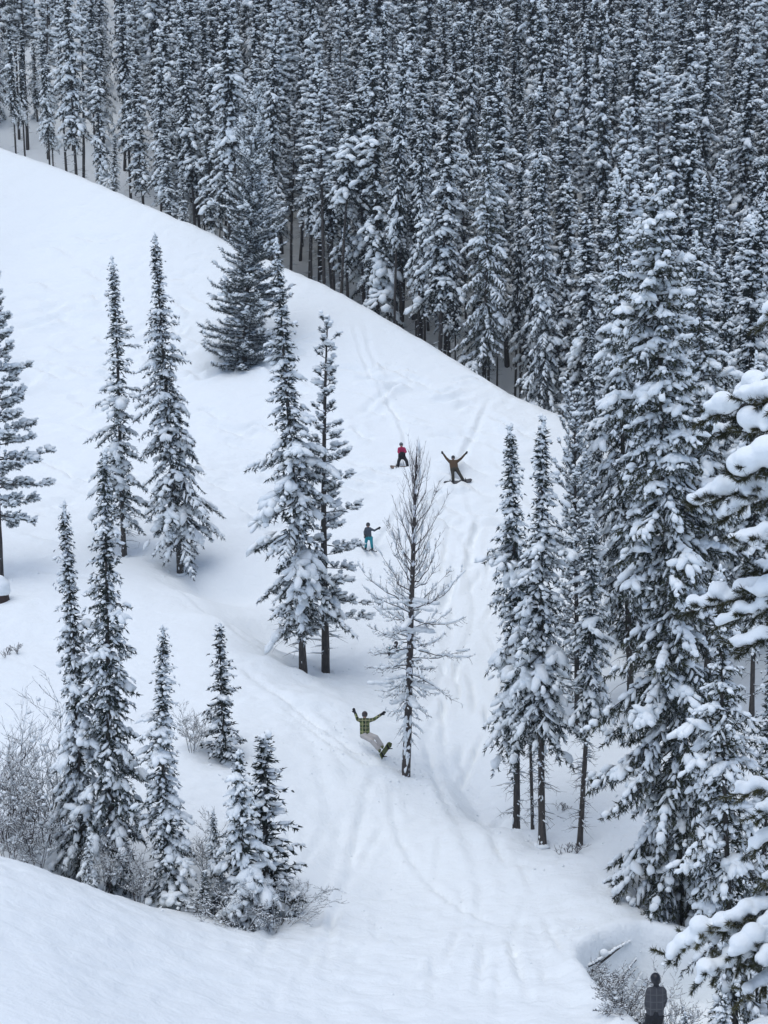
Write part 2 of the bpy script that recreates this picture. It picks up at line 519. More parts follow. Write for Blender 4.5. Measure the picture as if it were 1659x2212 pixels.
def conifer(seed, H, R, cb=.06, nbr=220, power=.8, elev=(35, -22), droop=.28, tip=.06, twig=.42, snow=1.0, pend=.25, clump=.25,
            nd_len=.15, nd_w=.05, nd_per=16, lo=False, bottom=.75, gaps=.0, dead=0, r0=None, crown_snow=.8, fat=1.0, twig_gap=.17, core=True, tier=.55, long=.12):
    rng = np.random.default_rng(seed)
    path = trunk_path(H, rng, .012 * H)
    gt, gc, gs = Geo(), Geo(), Geo()
    r0 = r0 or (.03 + .0064 * H)
    zz = np.linspace(-.6, H, 22)
    pp = along(path, np.clip(zz, 0, H)); pp[:, 2] = zz
    rad = r0 * np.clip(1 - np.clip(zz, 0, H) / H, 0, 1) ** .8 + .012
    rad[zz < .5] *= 1.18
    gt.tube(pp, rad, 9, rng, .05)
    tpl = 'lo' if lo else 'mid'
    # branches
    k = np.arange(nbr)
    s = (k + rng.uniform(-.5, .5, nbr)) / nbr
    s = np.clip(s, 0, .995)
    s = 1 - (1 - s) ** 1.15                       # denser towards the top
    nt = max(6, int(H * (1 - cb) / tier))         # loose whorls with gaps between them
    ph = rng.uniform(0, 1); f = s * nt + ph
    s = np.clip((np.floor(f) + .5 + (f - np.floor(f) - .5) * .72 - ph) / nt, 0, .995)
    az = k * 2.39996 + rng.uniform(-.5, .5, nbr)
    lump = 1 + .28 * np.sin(s * 23 + rng.uniform(0, 6)) * rng.uniform(.3, 1, nbr) + .22 * rng.standard_normal(nbr)
    prof = np.minimum((1 - s) ** power, bottom + (s * 4)) 
    lump = lump * np.where(rng.random(nbr) < long, 1.4, 1) * np.where(rng.random(nbr) < .2, .55, 1)
    # lobes: one side of the crown fuller than the other, changing with height
    lump = lump * (1 + .28 * np.cos(az - s * 9 - rng.uniform(0, 6)))
    Lb = R * np.clip(prof * np.clip(lump, .4, 1.7), .0, 1.4) + .05 + .010 * H * (1 - s)
    keep = rng.random(nbr) > gaps * (1 - s)
    s, az, Lb = s[keep], az[keep], Lb[keep]
    nb = len(s)
    z0 = (cb + (1 - cb) * s) * H
    e = np.radians(elev[1] + (elev[0] - elev[1]) * s ** 1.3 + rng.normal(0, 7, nb))
    rad_d = np.stack([np.cos(az), np.sin(az)], 1)
    o = along(path, z0)
    def pos(i, t):  # arrays
        L = Lb[i]; h = L * t * np.cos(e[i])
        z = L * (t * np.sin(e[i]) - droop * t ** 2 + tip * t ** 5)
        return np.stack([o[i, 0] + rad_d[i, 0] * h, o[i, 1] + rad_d[i, 1] * h, o[i, 2] + z], 1)
    idx = np.arange(nb)
    # branch wood
    for a, b in ((0, .3), (.3, .6), (.6, .95)):
        gt.segs(pos(idx, np.full(nb, a)), pos(idx, np.full(nb, b)), (.012 + .008 * Lb) * (1 - a), (.012 + .008 * Lb) * (1 - b), 3)
    # twigs
    bi, bt, sg = [], [], []
    for i in range(nb):
        n = max(2, int(Lb[i] / twig_gap))
        t = np.linspace(.22 if Lb[i] > .6 else .1, 1.0, n)
        bi.append(np.full(n, i)); bt.append(t); sg.append(np.where(np.arange(n) % 2 == 0, 1., -1.))
    bi, bt, sg = np.concatenate(bi), np.concatenate(bt), np.concatenate(sg)
    n = len(bi)
    A = pos(bi, bt)
    D = nrm(pos(bi, bt + .05) - pos(bi, bt - .05))
    side = nrm(np.cross(D, np.tile([[0, 0, 1.]], (n, 1)))) * sg[:, None]
    tp = .3 + .7 * np.sqrt(np.clip((1 - s[bi]) * 1.6, 0, 1))
    lt = twig * Lb[bi] * (1 - bt) * rng.uniform(.7, 1.3, n) + rng.uniform(.10, .2, n) * tp
    lt = np.minimum(lt, .75)
    last = bt > .97
    W = np.where(last, .1, 1.0)[:, None]
    TD = nrm(D * .75 + side * .8 * W + np.array([0, 0, -1.]) * pend * rng.uniform(.4, 1.5, (n, 1)) + rng.normal(0, .12, (n, 3)))
    # needles in sprays round each twig
    per = np.maximum(4, (lt / .30 * nd_per).astype(int))
    ti = np.repeat(np.arange(n), per); m = len(ti)
    q = rng.random(m)
    NB = A[ti] + TD[ti] * (q * lt[ti])[:, None]
    NDir = TD[ti] * .9 + rng.normal(0, .62, (m, 3)) + np.array([0, 0, -.22])
    gc.needles(NB, NDir, nd_len * tp[ti] * rng.uniform(.6, 1.35, m), nd_w * rng.uniform(.7, 1.4, m), rng)
    if core:   # inner foliage near the trunk
        m = int(H * 55)
        zc = rng.uniform(cb * H, H * .97, m); sr = np.interp(zc, [cb * H, H], [R * .33, .04])
        aa = rng.uniform(0, 6.28, m); rr = sr * np.sqrt(rng.random(m))
        C = along(path, zc) + np.stack([np.cos(aa) * rr, np.sin(aa) * rr, zc * 0], 1)
        gc.needles(C, np.stack([np.cos(aa), np.sin(aa), rng.normal(-.3, .5, m)], 1), nd_len * 1.7, nd_w * 2.2, rng)
    # snow fingers on the twigs
    has = rng.random(n) < crown_snow
    i2 = np.nonzero(has)[0]; K = len(i2)
    w = (.036 + .042 * rng.random(K)) * snow * fat * (1 + .3 * np.minimum(Lb[bi[i2]], 2))
    gap = rng.uniform(.42, .62, K)
    C = A[i2] + TD[i2] * (lt[i2] * (gap - .08))[:, None] + np.array([0, 0, 1.]) * (w * .75)[:, None]
    blobs(gs, C, TD[i2], lt[i2] * rng.uniform(.25, .48, K) + .03, w * rng.uniform(.7, 1.2, K), w * rng.uniform(.6, 1.1, K), rng, 'lo', .26)
    # pillows along the limb
    bi3, bt3 = [], []
    for i in range(nb):
        nn = max(1, int(Lb[i] / (.42 if lo else .32)))
        bi3.append(np.full(nn, i)); bt3.append((np.arange(nn) + rng.uniform(.3, .9, nn)) / nn)
    bi3, bt3 = np.concatenate(bi3), np.concatenate(bt3)
    kp = rng.random(len(bi3)) < min(1, crown_snow + .05)
    bi3, bt3 = bi3[kp], np.clip(bt3[kp], .12, 1)
    K = len(bi3)
    Dm = nrm(pos(bi3, bt3 + .05) - pos(bi3, bt3 - .05))
    w = (.06 + .085 * rng.random(K)) * snow * fat * (.55 + .5 * np.minimum(Lb[bi3], 1.6))
    blobs(gs, pos(bi3, bt3) + np.array([0, 0, 1.]) * (w * .5)[:, None] + rng.normal(0, .03, (K, 3)), Dm, w * rng.uniform(1.1, 1.9, K), w * 1.05, w * rng.uniform(.65, 1.0, K), rng, tpl)
    # heavy clumps
    ic = np.nonzero((rng.random(nb) < clump) & (Lb > .35))[0]; K = len(ic)
    if K:
        tt = rng.uniform(.45, .9, K); w = rng.uniform(.20, .40, K) * snow * fat * np.clip(Lb[ic], .55, 1.5)
        Dm = nrm(pos(ic, tt + .05) - pos(ic, tt - .05)); Sm = nrm(np.cross(Dm, np.tile([[0, 0, 1.]], (K, 1))))
        m = 6 if lo else 9
        ri = np.repeat(np.arange(K), m); q = rng.normal(0, .62, (K * m, 2)) * w[ri][:, None]
        d2 = (q ** 2).sum(1) / (w[ri] ** 2)
        C = pos(ic, tt)[ri] + Dm[ri] * q[:, :1] * 1.25 + Sm[ri] * q[:, 1:] + np.array([0, 0, 1.]) * (w[ri] * (.34 - .26 * d2))[:, None]
        out = Dm[ri] * q[:, :1] + Sm[ri] * q[:, 1:] + Dm[ri] * .1 + np.array([0, 0, -.35]) * np.sqrt(d2)[:, None] * w[ri][:, None]
        ww = w[ri] * rng.uniform(.32, .6, K * m) / (1 + .3 * d2)
        blobs(gs, C, out, ww * rng.uniform(1.1, 2.2, K * m), ww, ww * .8, rng, 'lo' if lo else 'mid', .2)
    # snow-capped leader
    K = 5
    zc = H - np.linspace(.0, .55, K) + .05
    blobs(gs, along(path, zc) + rng.normal(0, .03, (K, 3)), np.tile([[0, 0.3, 1.]], (K, 1)), .14, .07 * fat, .07 * fat, rng, tpl)
    if not lo:
        K = 9; aa = rng.uniform(0, 6.28, K); zc = rng.uniform(-.1, .9, K) ** 1
        blobs(gs, np.stack([np.cos(aa) * r0 * .95, np.sin(aa) * r0 * .95, zc], 1), np.tile([[.05, .05, 1.]], (K, 1)), rng.uniform(.05, .2, K), .06, .045, rng, 'lo')
        K = 7; aa = rng.uniform(0, 6.28, K)
        blobs(gs, np.stack([np.cos(aa) * (r0 + .1), np.sin(aa) * (r0 + .1), aa * 0 + .1], 1), np.stack([-np.sin(aa), np.cos(aa), aa * 0], 1), .2, .13, .11, rng, 'mid')
    # dead sticks on the bare stem
    if dead:
        zd = rng.uniform(.06 * H, max(cb, .1) * H * 1.25, dead); a = rng.uniform(0, 6.28, dead); L = rng.uniform(.3, 1.0, dead) * R * .75
        A0 = along(path, zd); d = np.stack([np.cos(a), np.sin(a), rng.normal(-.1, .2, dead)], 1)
        B0 = A0 + d * L[:, None] * .6; C0 = A0 + d * L[:, None] + np.array([0, 0, -.12]) * L[:, None]
        gt.segs(A0, B0, .016, .011, 3); gt.segs(B0, C0, .011, .004, 3)
        blobs(gs, (A0 + B0) / 2 + [0, 0, .03], d, L * .28, .03, .035, rng, 'lo')
        for _ in range(3):
            t = rng.uniform(.3, 1, dead)[:, None]; S = A0 + (C0 - A0) * t
            gt.segs(S, S + rng.normal(0, .16, (dead, 3)) + d * .12, .007, .003, 3)
    return gt, gc, gs, H

def tufted_pine(seed, H, R, cb=.1, nbr=90, prof=None, ntuft=9, elev=(50, 0), upturn=.3, nd=30, nl=.17, snow=1.0, lo=False, r0=None, asym=0.0, dead=0, cover=.85):
    """five-needle pine: limbs that sweep up and end in round needle tufts, each with its own snow cap"""
    rng = np.random.default_rng(seed)
    path = trunk_path(H, rng, .014 * H)
    gt, gc, gs = Geo(), Geo(), Geo()
    r0 = r0 or (.035 + .0062 * H)
    zz = np.linspace(-.6, H, 20); pp = along(path, np.clip(zz, 0, H)); pp[:, 2] = zz
    gt.tube(pp, r0 * np.clip(1 - np.clip(zz, 0, H) / H, 0, 1) ** .85 + .02, 9, rng, .05)
    prof = prof or (lambda s: np.minimum((1 - s) ** .7, .6 + s * 3))
    TA, TDn, TS = [], [], []
    for k in range(nbr):
        s = (k + rng.uniform(-.5, .5)) / nbr; s = min(max(s, 0), .985)
        az = k * 2.39996 + rng.normal(0, .4)
        L = R * prof(s) * rng.uniform(.55, 1.25) * (1 + asym * math.cos(az)) + .2
        e = math.radians(elev[1] + (elev[0] - elev[1]) * s + rng.normal(0, 8))
        o = along(path, np.array([(cb + (1 - cb) * s) * H]))[0]
        rd = np.array([math.cos(az), math.sin(az), 0])
        t = np.linspace(0, 1, 7)
        pts = o + rd * (L * t * math.cos(e))[:, None] + np.array([0, 0, 1.]) * (L * (t * math.sin(e) - .22 * t ** 2 * (1 - s) + upturn * t ** 3))[:, None]
        rr = (.014 + .012 * L) * (1 - t * .85)
        gt.segs(pts[:-1], pts[1:], rr[:-1], rr[1:], 4)
        nt = max(3, int(ntuft * L / R * rng.uniform(.8, 1.3)))
        tb = np.clip(1 - rng.random(nt) ** 1.2 * .8, 0, 1); tb[0] = 1
        for q in tb:
            b = np.array([np.interp(q, t, pts[:, j]) for j in range(3)])
            d = pts[-1] - pts[-2]; d = d / np.linalg.norm(d)
            sd = np.cross(d, [0, 0, 1]); sd = sd / (np.linalg.norm(sd) + 1e-6)
            td = d * .6 + sd * rng.choice([-1, 1]) * (0.1 if q > .99 else rng.uniform(.4, 1)) + np.array([0, 0, rng.uniform(-.35, 1.0)])
            td /= np.linalg.norm(td)
            ln = (.12 if q > .99 else rng.uniform(.12, .30 + .34 * (1 - q))) * min(1.2, .4 + L * .5)
            TA.append(b); TDn.append(td); TS.append(ln)
            if s < .9 and L > .8 and ln > .25:
                TA.append(b + td * ln * .1); TDn.append(td); TS.append(ln * .5)
    TA, TDn, TS = np.array(TA), np.array(TDn), np.array(TS)
    E = TA + TDn * TS[:, None]; n = len(E)
    gt.segs(TA, E, .012, .008, 3)
    ti = np.repeat(np.arange(n), nd); m = len(ti)
    back = rng.random(m) * .14
    gc.needles(E[ti] - TDn[ti] * back[:, None], TDn[ti] * .75 + rng.normal(0, .6, (m, 3)), nl * rng.uniform(.7, 1.25, m), .035, rng)
    has = rng.random(n) < cover; K = has.sum()
    w = rng.uniform(.075, .15, K) * snow
    blobs(gs, E[has] + TDn[has] * .03 + np.array([0, 0, 1.]) * (w * .55)[:, None], TDn[has] * [1, 1, .3] + [.01, 0, 0], w * 1.15, w, w * .85, rng, 'lo' if lo else 'mid', .13)
    big = rng.random(n) < .025; K = big.sum()
    w = rng.uniform(.16, .3, K) * snow
    blobs(gs, E[big] - TDn[big] * .1 + np.array([0, 0, 1.]) * (w * .5)[:, None], TDn[big] * [1, 1, .3] + [.01, 0, 0], w * 1.4, w, w * .8, rng, 'mid', .13)
    # snow lying on the limbs
    i2 = rng.random(n) < .22; K = i2.sum()
    blobs(gs, (TA[i2] + E[i2]) / 2 + [0, 0, .03], TDn[i2], TS[i2] * .55 + .02, .035, .04, rng, 'lo')
    if dead:
        zd = rng.uniform(.06 * H, cb * H * 1.2, dead); a = rng.uniform(0, 6.28, dead); L = rng.uniform(.3, 1, dead) * R * .7
        A0 = along(path, zd); d = np.stack([np.cos(a), np.sin(a), rng.normal(-.1, .2, dead)], 1)
        gt.segs(A0, A0 + d * L[:, None], .016, .004, 3)
        blobs(gs, A0 + d * L[:, None] * .4 + [0, 0, .03], d, L * .3, .03, .035, rng, 'lo')
    return gt, gc, gs, H

def bare_larch(seed, H):
    """leafless larch: drooping twiggy lower limbs under snow, upswept parallel leaders above"""
    rng = np.random.default_rng(seed)
    path = trunk_path(H, rng, .03)
    gt, gc, gs = Geo(), Geo(), Geo()
    zz = np.linspace(-.6, H, 24); pp = along(path, np.clip(zz, 0, H)); pp[:, 2] = zz
    gt.tube(pp, .18 * np.clip(1 - np.clip(zz, 0, H) / H, 0, 1) ** .75 + .012, 10, rng, .05)
    SA, SB, S0, S1, BL = [], [], [], [], []
    def limb(o, rd, L, e, curve, r, depth, snowy):
        n = 8 if depth == 2 else 5 if depth == 1 else 4; t = np.linspace(0, 1, n)
        wob = np.cumsum(rng.normal(0, .03 * L, (n, 3)), 0); wob[0] = 0
        z = L * (t * math.sin(e) + curve[0] * t ** 2 + curve[1] * t ** 3)
        pts = o + rd * (L * t * math.cos(e))[:, None] + np.array([0, 0, 1.]) * z[:, None] + wob
        rr = r * (1 - t * .88)
        SA.append(pts[:-1]); SB.append(pts[1:]); S0.append(rr[:-1]); S1.append(rr[1:])
        if snowy > 0:
            for q in range(n - 1):
                if rng.random() < snowy:
                    BL.append(((pts[q] + pts[q + 1]) / 2, pts[q + 1] - pts[q], np.linalg.norm(pts[q + 1] - pts[q]) * .62, rng.uniform(.02, .05) + r * .8))
        if depth:
            m = int(L / (.10 if depth == 1 else .16)) + 2
            for j in range(m):
                q = rng.uniform(.18, 1); b = np.array([np.interp(q, t, pts[:, c]) for c in range(3)])
                d = pts[-1] - pts[0]; d /= np.linalg.norm(d)
                sd = np.cross(d, rng.normal(0, 1, 3)); sd /= np.linalg.norm(sd)
                nd = d * .7 + sd * .75; nd[2] += -.15 if curve[0] < 0 else .35; 
                nd /= np.linalg.norm(nd)
                l2 = rng.uniform(.15, .45) * min(1.3, L) * (1.1 - q * .5)
                h = math.hypot(nd[0], nd[1]) + 1e-6
                limb(b, np.array([nd[0] / h, nd[1] / h, 0]), l2, math.atan2(nd[2], h), (curve[0] * .6, curve[1]), max(.006, r * .32), depth - 1, snowy * .5 if depth == 2 else 0)
    NB = 124
    for k in range(NB):
        s = k / NB
        z = H * (.13 + .80 * s)
        az = k * 2.39996 + rng.normal(0, .35); rd = np.array([math.cos(az), math.sin(az), 0]); o = along(path, np.array([z]))[0]
        e = np.interp(s, [0, .12, .3, .5, .66, 1], [-38, -20, -2, 22, 44, 70]) + rng.normal(0, 9)
        L = np.interp(s, [0, .12, .3, .45, .62, .8, 1], [.6, 1.05, 2.5, 2.4, 2.0, 1.6, .8]) * rng.uniform(.55, 1.12)
        cu = (np.interp(s, [0, .35, .6, 1], [-.42, -.28, .45, .5]), np.interp(s, [0, .4, .7], [.18, .34, .05]))
        limb(o, rd * (1 if s < .5 else .8), L, math.radians(e), cu, .013 + .007 * L, 2 if (L > 1.0 and s < .62) else 1, np.interp(s, [0, .2, .45, .65], [.3, .7, .5, .06]))
    A, B, a, b = np.vstack(SA), np.vstack(SB), np.concatenate(S0), np.concatenate(S1)
    gt2 = Geo(); gt2.segs(A, B, a, b, 3)
    C = np.array([x[0] for x in BL]); D = np.array([x[1] for x in BL]); l = np.array([x[2] for x in BL]); w = np.array([x[3] for x in BL])
    blobs(gs, C + np.array([0, 0, 1.]) * (w * .8)[:, None], D, l, w, w * 1.1, rng, 'lo')
    # a few heavy pillows on the middle limbs
    for k in range(20):
        z = H * rng.uniform(.24, .54); az = rng.uniform(0, 6.28); r = rng.uniform(.25, 1.15); w = rng.uniform(.09, .19)
        rd = np.array([math.cos(az), math.sin(az), 0]); o = along(path, np.array([z]))[0]
        m = 4
        Cc = o + rd * (r + np.linspace(-.3, .45, m))[:, None] + np.array([0, 0, -.05])[None] * np.linspace(0, 1.5, m)[:, None]
        blobs(gs, Cc, np.tile(rd, (m, 1)), w * 1.5, w, w * .8, rng, 'hi', .14)
    # snow plastered on the foot of the stem
    m = 26; zc = rng.uniform(0, 2.6, m) ** 1; aa = rng.normal(-1.2, .9, m)
    blobs(gs, along(path, zc) + np.stack([np.cos(aa) * .17, np.sin(aa) * .17, zc * 0], 1), np.tile([[0, .2, 1.]], (m, 1)), rng.uniform(.08, .25, m), .07, .05, rng, 'mid')
    return gt, gt2, gs, H

class Variant:
    def __init__(s, name, gtuple, mt, mc, ms, crown_name="crown"):
        gt, gc, gs, s.H = gtuple
        s.crown_name = crown_name
        s.trunk = gt.mesh(name + "_trunk", mt); s.crown = gc.mesh(name + "_crown", mc, False); s.snow = gs.mesh(name + "_snow", ms)
        s.made = None

def plant(var, name, label, loc, H, spin, cat="tree", group=None, lean=(0, 0), width=1.0):
    o = thing(name, label, cat, loc, group)
    k = H / var.H
    R = (Matrix.Rotation(lean[0], 4, 'Y') @ Matrix.Rotation(-lean[1], 4, 'X') @ Matrix.Rotation(spin, 4, 'Z'))
    o.rotation_euler = R.to_euler(); o.scale = (k * width, k * width, k)
    a = link("trunk", var.trunk, o)
    b = link(var.crown_name, var.crown, o)
    c = link("snow_load", var.snow, o); c["kind"] = "stuff"
    if var.made is None: var.made = (a, b, c)
    return o

import time as _t
V = {}
V['fir_slim'] = Variant("fir_slim", conifer(11, 16, 1.05, cb=.21, nbr=210, power=.80, elev=(30, -34), droop=.30, snow=.95, clump=.22, dead=34, pend=.45, crown_snow=.62, nd_len=.18, tier=.5), M_BARKS, M_FIR, M_SNOW)
V['fir_bare'] = Variant("fir_bare", conifer(31, 16, 1.12, cb=.29, nbr=190, power=.80, elev=(30, -36), droop=.30, snow=1.05, clump=.34, dead=60, pend=.5, crown_snow=.68, nd_len=.18, tier=.5, gaps=.15), M_BARKS, M_FIR, M_SNOW)
V['fir_plaster'] = Variant("fir_plaster", conifer(32, 16, 1.05, cb=.08, nbr=210, power=.70, elev=(28, -38), droop=.34, snow=1.0, fat=1.05, clump=.30, dead=20, pend=.5, crown_snow=.68, nd_len=.18, tier=.55, gaps=.1), M_BARKS, M_FIR, M_SNOW)
V['fir_stick'] = Variant("fir_stick", conifer(33, 15, 1.15, cb=.42, nbr=110, power=.75, elev=(28, -30), droop=.30, snow=1.05, clump=.34, dead=110, pend=.45, crown_snow=.7, nd_len=.18, tier=.6, gaps=.2), M_BARKS, M_FIR, M_SNOW)
V['fir_dark'] = Variant("fir_dark", conifer(12, 17, 1.12, cb=.04, nbr=250, power=.62, elev=(25, -36), droop=.30, snow=.95, clump=.16, pend=.5, crown_snow=.52, nd_per=20, nd_len=.19, tier=.5), M_BARK, M_FIR, M_SNOW)
V['fir_full'] = Variant("fir_full", conifer(13, 18, 1.85, cb=.125, nbr=210, power=.88, elev=(28, -34), droop=.32, snow=1.0, clump=.30, pend=.4, crown_snow=.6, dead=6, nd_len=.19, tier=.6), M_BARK, M_FIR, M_SNOW)
V['fir_sparse'] = Variant("fir_sparse", conifer(14, 16.5, 1.6, cb=.15, nbr=120, power=.82, elev=(30, -26), droop=.28, snow=1.05, clump=.30, gaps=.28, dead=20, crown_snow=.68, nd_per=13, nd_len=.18, tier=.7, long=.2), M_BARKS, M_FIR, M_SNOW)
V['fir_big'] = Variant("fir_big", conifer(15, 20, 2.0, cb=.15, nbr=190, power=1.05, elev=(30, -28), droop=.30, snow=1.05, clump=.38, pend=.4, gaps=.22, dead=40, crown_snow=.62, nd_len=.19, tier=.7, long=.2), M_BARKS, M_FIR, M_SNOW)
V['fir_young'] = Variant("fir_young", conifer(16, 8, 1.2, cb=.16, nbr=80, power=.75, elev=(20, -38), droop=.36, snow=1.2, fat=1.05, clump=.6, pend=.5, crown_snow=.7, dead=10, tier=.55, nd_len=.18), M_BARK, M_FIR, M_SNOW)
V['fir_small'] = Variant("fir_small", conifer(17, 5.2, .60, cb=.05, nbr=80, power=.6, elev=(25, -15), droop=.15, snow=.8, clump=.2, crown_snow=.6, twig_gap=.13, nd_len=.13, tier=.35), M_BARK, M_FIR, M_SNOW)
V['spruce_big'] = Variant("spruce_big", conifer(18, 28, 2.6, cb=.05, nbr=360, power=.44, elev=(25, -30), droop=.28, snow=1.0, clump=.34, pend=.8, twig_gap=.17, crown_snow=.55, nd_per=22, nd_len=.22, nd_w=.05, bottom=.85, tier=.75, long=.2), M_BARK, M_SPRUCE, M_SNOW)
V['spruce_mid'] = Variant("spruce_mid", conifer(19, 22, 2.0, cb=.16, nbr=200, power=.65, elev=(25, -30), droop=.28, snow=.95, clump=.30, pend=.75, twig_gap=.19, crown_snow=.62, nd_len=.21, nd_w=.05, gaps=.2, dead=30, tier=.8, long=.2), M_BARK, M_SPRUCE, M_SNOW)
V['bushy'] = Variant("bushy", conifer(20, 20, 2.25, cb=.0, nbr=380, power=.42, elev=(52, 4), droop=.08, tip=.18, snow=1.0, clump=.12, pend=-.15, twig_gap=.16, crown_snow=.8, nd_per=15, nd_len=.22, nd_w=.045, bottom=.9, lo=True, tier=.28, long=.2), M_BARK, M_FIR, M_SNOW)
V['pine_tuft'] = Variant("pine_tuft", tufted_pine(21, 17, 1.6, cb=.16, nbr=74, ntuft=20, elev=(45, -8), upturn=.28, nd=26, nl=.13, snow=.78, dead=26,
                         prof=lambda s: .16 + .84 * max(0, 1 - s * 1.5) ** .8), M_BARKS, M_PINE, M_SNOW)
V['pine_wide'] = Variant("pine_wide", tufted_pine(22, 17, 2.7, cb=.2, nbr=88, ntuft=40, elev=(42, -6), upturn=.16, nd=24, nl=.15, snow=.85, lo=True), M_BARKS, M_PINE, M_SNOW)
V['pine_dense'] = Variant("pine_dense", tufted_pine(23, 18, 1.5, cb=.08, nbr=130, ntuft=17, elev=(58, 5), upturn=.3, nd=20, nl=.14, snow=.85, lo=True,
                         prof=lambda s: min(1, .45 + (1 - s))), M_BARK, M_PINE, M_SNOW)
V['larch'] = Variant("larch", bare_larch(24, 14.2), M_BARKL, M_TWIG, M_SNOW, "bare_branches")
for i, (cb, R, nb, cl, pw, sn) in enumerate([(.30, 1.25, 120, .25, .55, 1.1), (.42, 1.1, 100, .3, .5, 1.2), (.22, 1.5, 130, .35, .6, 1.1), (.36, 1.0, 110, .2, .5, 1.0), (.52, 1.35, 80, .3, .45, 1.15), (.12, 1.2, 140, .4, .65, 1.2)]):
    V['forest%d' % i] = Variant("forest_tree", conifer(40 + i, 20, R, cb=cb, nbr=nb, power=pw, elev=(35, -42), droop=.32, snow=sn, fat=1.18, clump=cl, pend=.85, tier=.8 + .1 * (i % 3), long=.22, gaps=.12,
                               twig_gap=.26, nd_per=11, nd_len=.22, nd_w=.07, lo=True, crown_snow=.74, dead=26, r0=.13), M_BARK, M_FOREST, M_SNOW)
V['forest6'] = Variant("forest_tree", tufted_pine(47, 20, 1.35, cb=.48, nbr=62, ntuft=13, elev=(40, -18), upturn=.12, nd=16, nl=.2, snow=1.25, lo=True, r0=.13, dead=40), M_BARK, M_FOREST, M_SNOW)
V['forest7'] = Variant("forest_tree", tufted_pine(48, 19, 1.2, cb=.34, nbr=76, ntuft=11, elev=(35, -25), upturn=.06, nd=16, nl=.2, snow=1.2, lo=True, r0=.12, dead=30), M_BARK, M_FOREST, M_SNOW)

# ------------------------------------------------------------------ where the trees stand: base pixel + depth, pixel of the tip
HERO = [
 # variant, name, base(u,v,t), tip(u,v), width, label
 ('fir_sparse', 'fir_tree', (268, 1192, 84), (225, 556), 1.0, "thin gappy fir with bent bare lower stem beside the fuller fir on the open slope"),
 ('fir_full', 'fir_tree', (390, 1228, 82), (350, 505), 1.0, "full conical snow-laden fir with a short bare stump-like foot in the trough"),
 ('fir_big', 'fir_tree', (655, 1454, 71.4), (618, 520), 1.0, "tallest snow-laden fir on the piste, straight dark stem, beside a leaning pine"),
 ('pine_tuft', 'pine_tree', (704, 1437, 73.4), (715, 692), 1.28, "leaning pine with round snow-capped needle tufts behind the tall fir"),
 ('larch', 'larch_tree', (877, 1668, 62.5), (905, 950), 1.0, "leafless larch with bare upswept leaders and snow on drooping limbs"),
 ('pine_wide', 'pine_tree', (2, 1242, 79), (-6, 570), 1.0, "wide pine with long tufted limbs and a bare stem above the snow-capped stump"),
 ('fir_plaster', 'fir_tree', (182, 1930, 53.2), (135, 1085), .95, "snow-plastered slim fir rising from the willow thicket next to a darker fir"),
 ('fir_dark', 'fir_tree', (248, 1965, 53.0), (205, 972), .92, "tall dark narrow fir, tallest of the clump in the willow thicket"),
 ('fir_plaster', 'fir_tree', (368, 1990, 51.6), (348, 1358), 1.25, "medium fir with snow knob and thin spike at the top of its crown"),
 ('fir_young', 'fir_tree', (535, 1990, 50.4), (518, 1622), 1.0, "short fir buried under huge snow pillows above the low twiggy shrub"),
 ('fir_small', 'fir_tree', (578, 1960, 52.0), (556, 1588), 1.35, "narrow small fir just behind the fir buried in snow pillows"),
 ('fir_small', 'fir_tree', (487, 1622, 60.5), (474, 1352), 1.0, "little lone fir standing on the open snow bank"),
 ('fir_young', 'fir_tree', (465, 1975, 51.6), (462, 1755), .85, "stubby sapling fir smothered in snow between two taller firs"),
 ('fir_bare', 'fir_tree', (1117, 1721, 60.3), (1098, 918), 1.0, "slender pointed fir at the open-slope end of the row of bare-footed firs"),
 ('fir_stick', 'fir_tree', (1152, 1747, 59.5), (1150, 1180), .7, "thin understorey fir squeezed between two taller bare-footed firs"),
 ('fir_bare', 'fir_tree', (1172, 1802, 57.6), (1166, 903), 1.0, "snow-heavy bare-footed fir in the middle of the row by the piste"),
 ('fir_stick', 'fir_tree', (1252, 1806, 57.3), (1270, 1120), .95, "sparse fir with a long bare stem and dead sticks beside the giant spruce"),
 ('pine_dense', 'pine_tree', (1246, 1570, 68), (1250, 858), .95, "dense pine with clustered upright snow-tipped tufts behind the bare-footed firs"),
 ('spruce_big', 'spruce_tree', (1482, 2010, 53.2), (1402, 375), .92, "giant wide spruce with pendulous snow-draped boughs over the hollow"),
 ('spruce_mid', 'spruce_tree', (1597, 2300, 42), (1580, 1230), .95, "spruce with a straight bare black stem behind the near pine boughs"),
 ('fir_sparse', 'spruce_tree', (1632, 2290, 42.8), (1650, 1380), .9, "thin dark-stemmed spruce next to the straight black stem"),
 ('bushy', 'pine_tree', (527, 778, 108), (535, 192), 1.05, "broad bushy dark pine foliated to the ground on the open slope"),
 ('spruce_mid', 'spruce_tree', (1045, 806, 108), (1035, 215), .92, "open-branched spruce with big white boughs at the forest edge below the ridge"),
 ('fir_full', 'fir_tree', (1180, 872, 103), (1152, 330), .8, "snow-caked spruce at the low end of the ridge by the forest gap"),
 ('fir_slim', 'fir_tree', (1287, 1150, 86), (1277, 672), 1.0, "tall thin fir with a snow-bent tip against the dark forest left of the giant spruce"),
 ('spruce_mid', 'spruce_tree', (1365, 1500, 68), (1348, 372), .8, "tall spruce close behind the giant spruce on its downhill side"),
 ('spruce_mid', 'spruce_tree', (1530, 1480, 69), (1490, 505), 1.0, "tall spruce with thick arched white boughs close behind the giant spruce, uphill side"),
]
HERO[24] = HERO[24][:5] + ("tall thin fir with a snow-bent tip standing against the dark forest",)
for h in HERO:
    b = P(*h[2]); DIPS.append((b.x, b.y, .95, .95, .4))
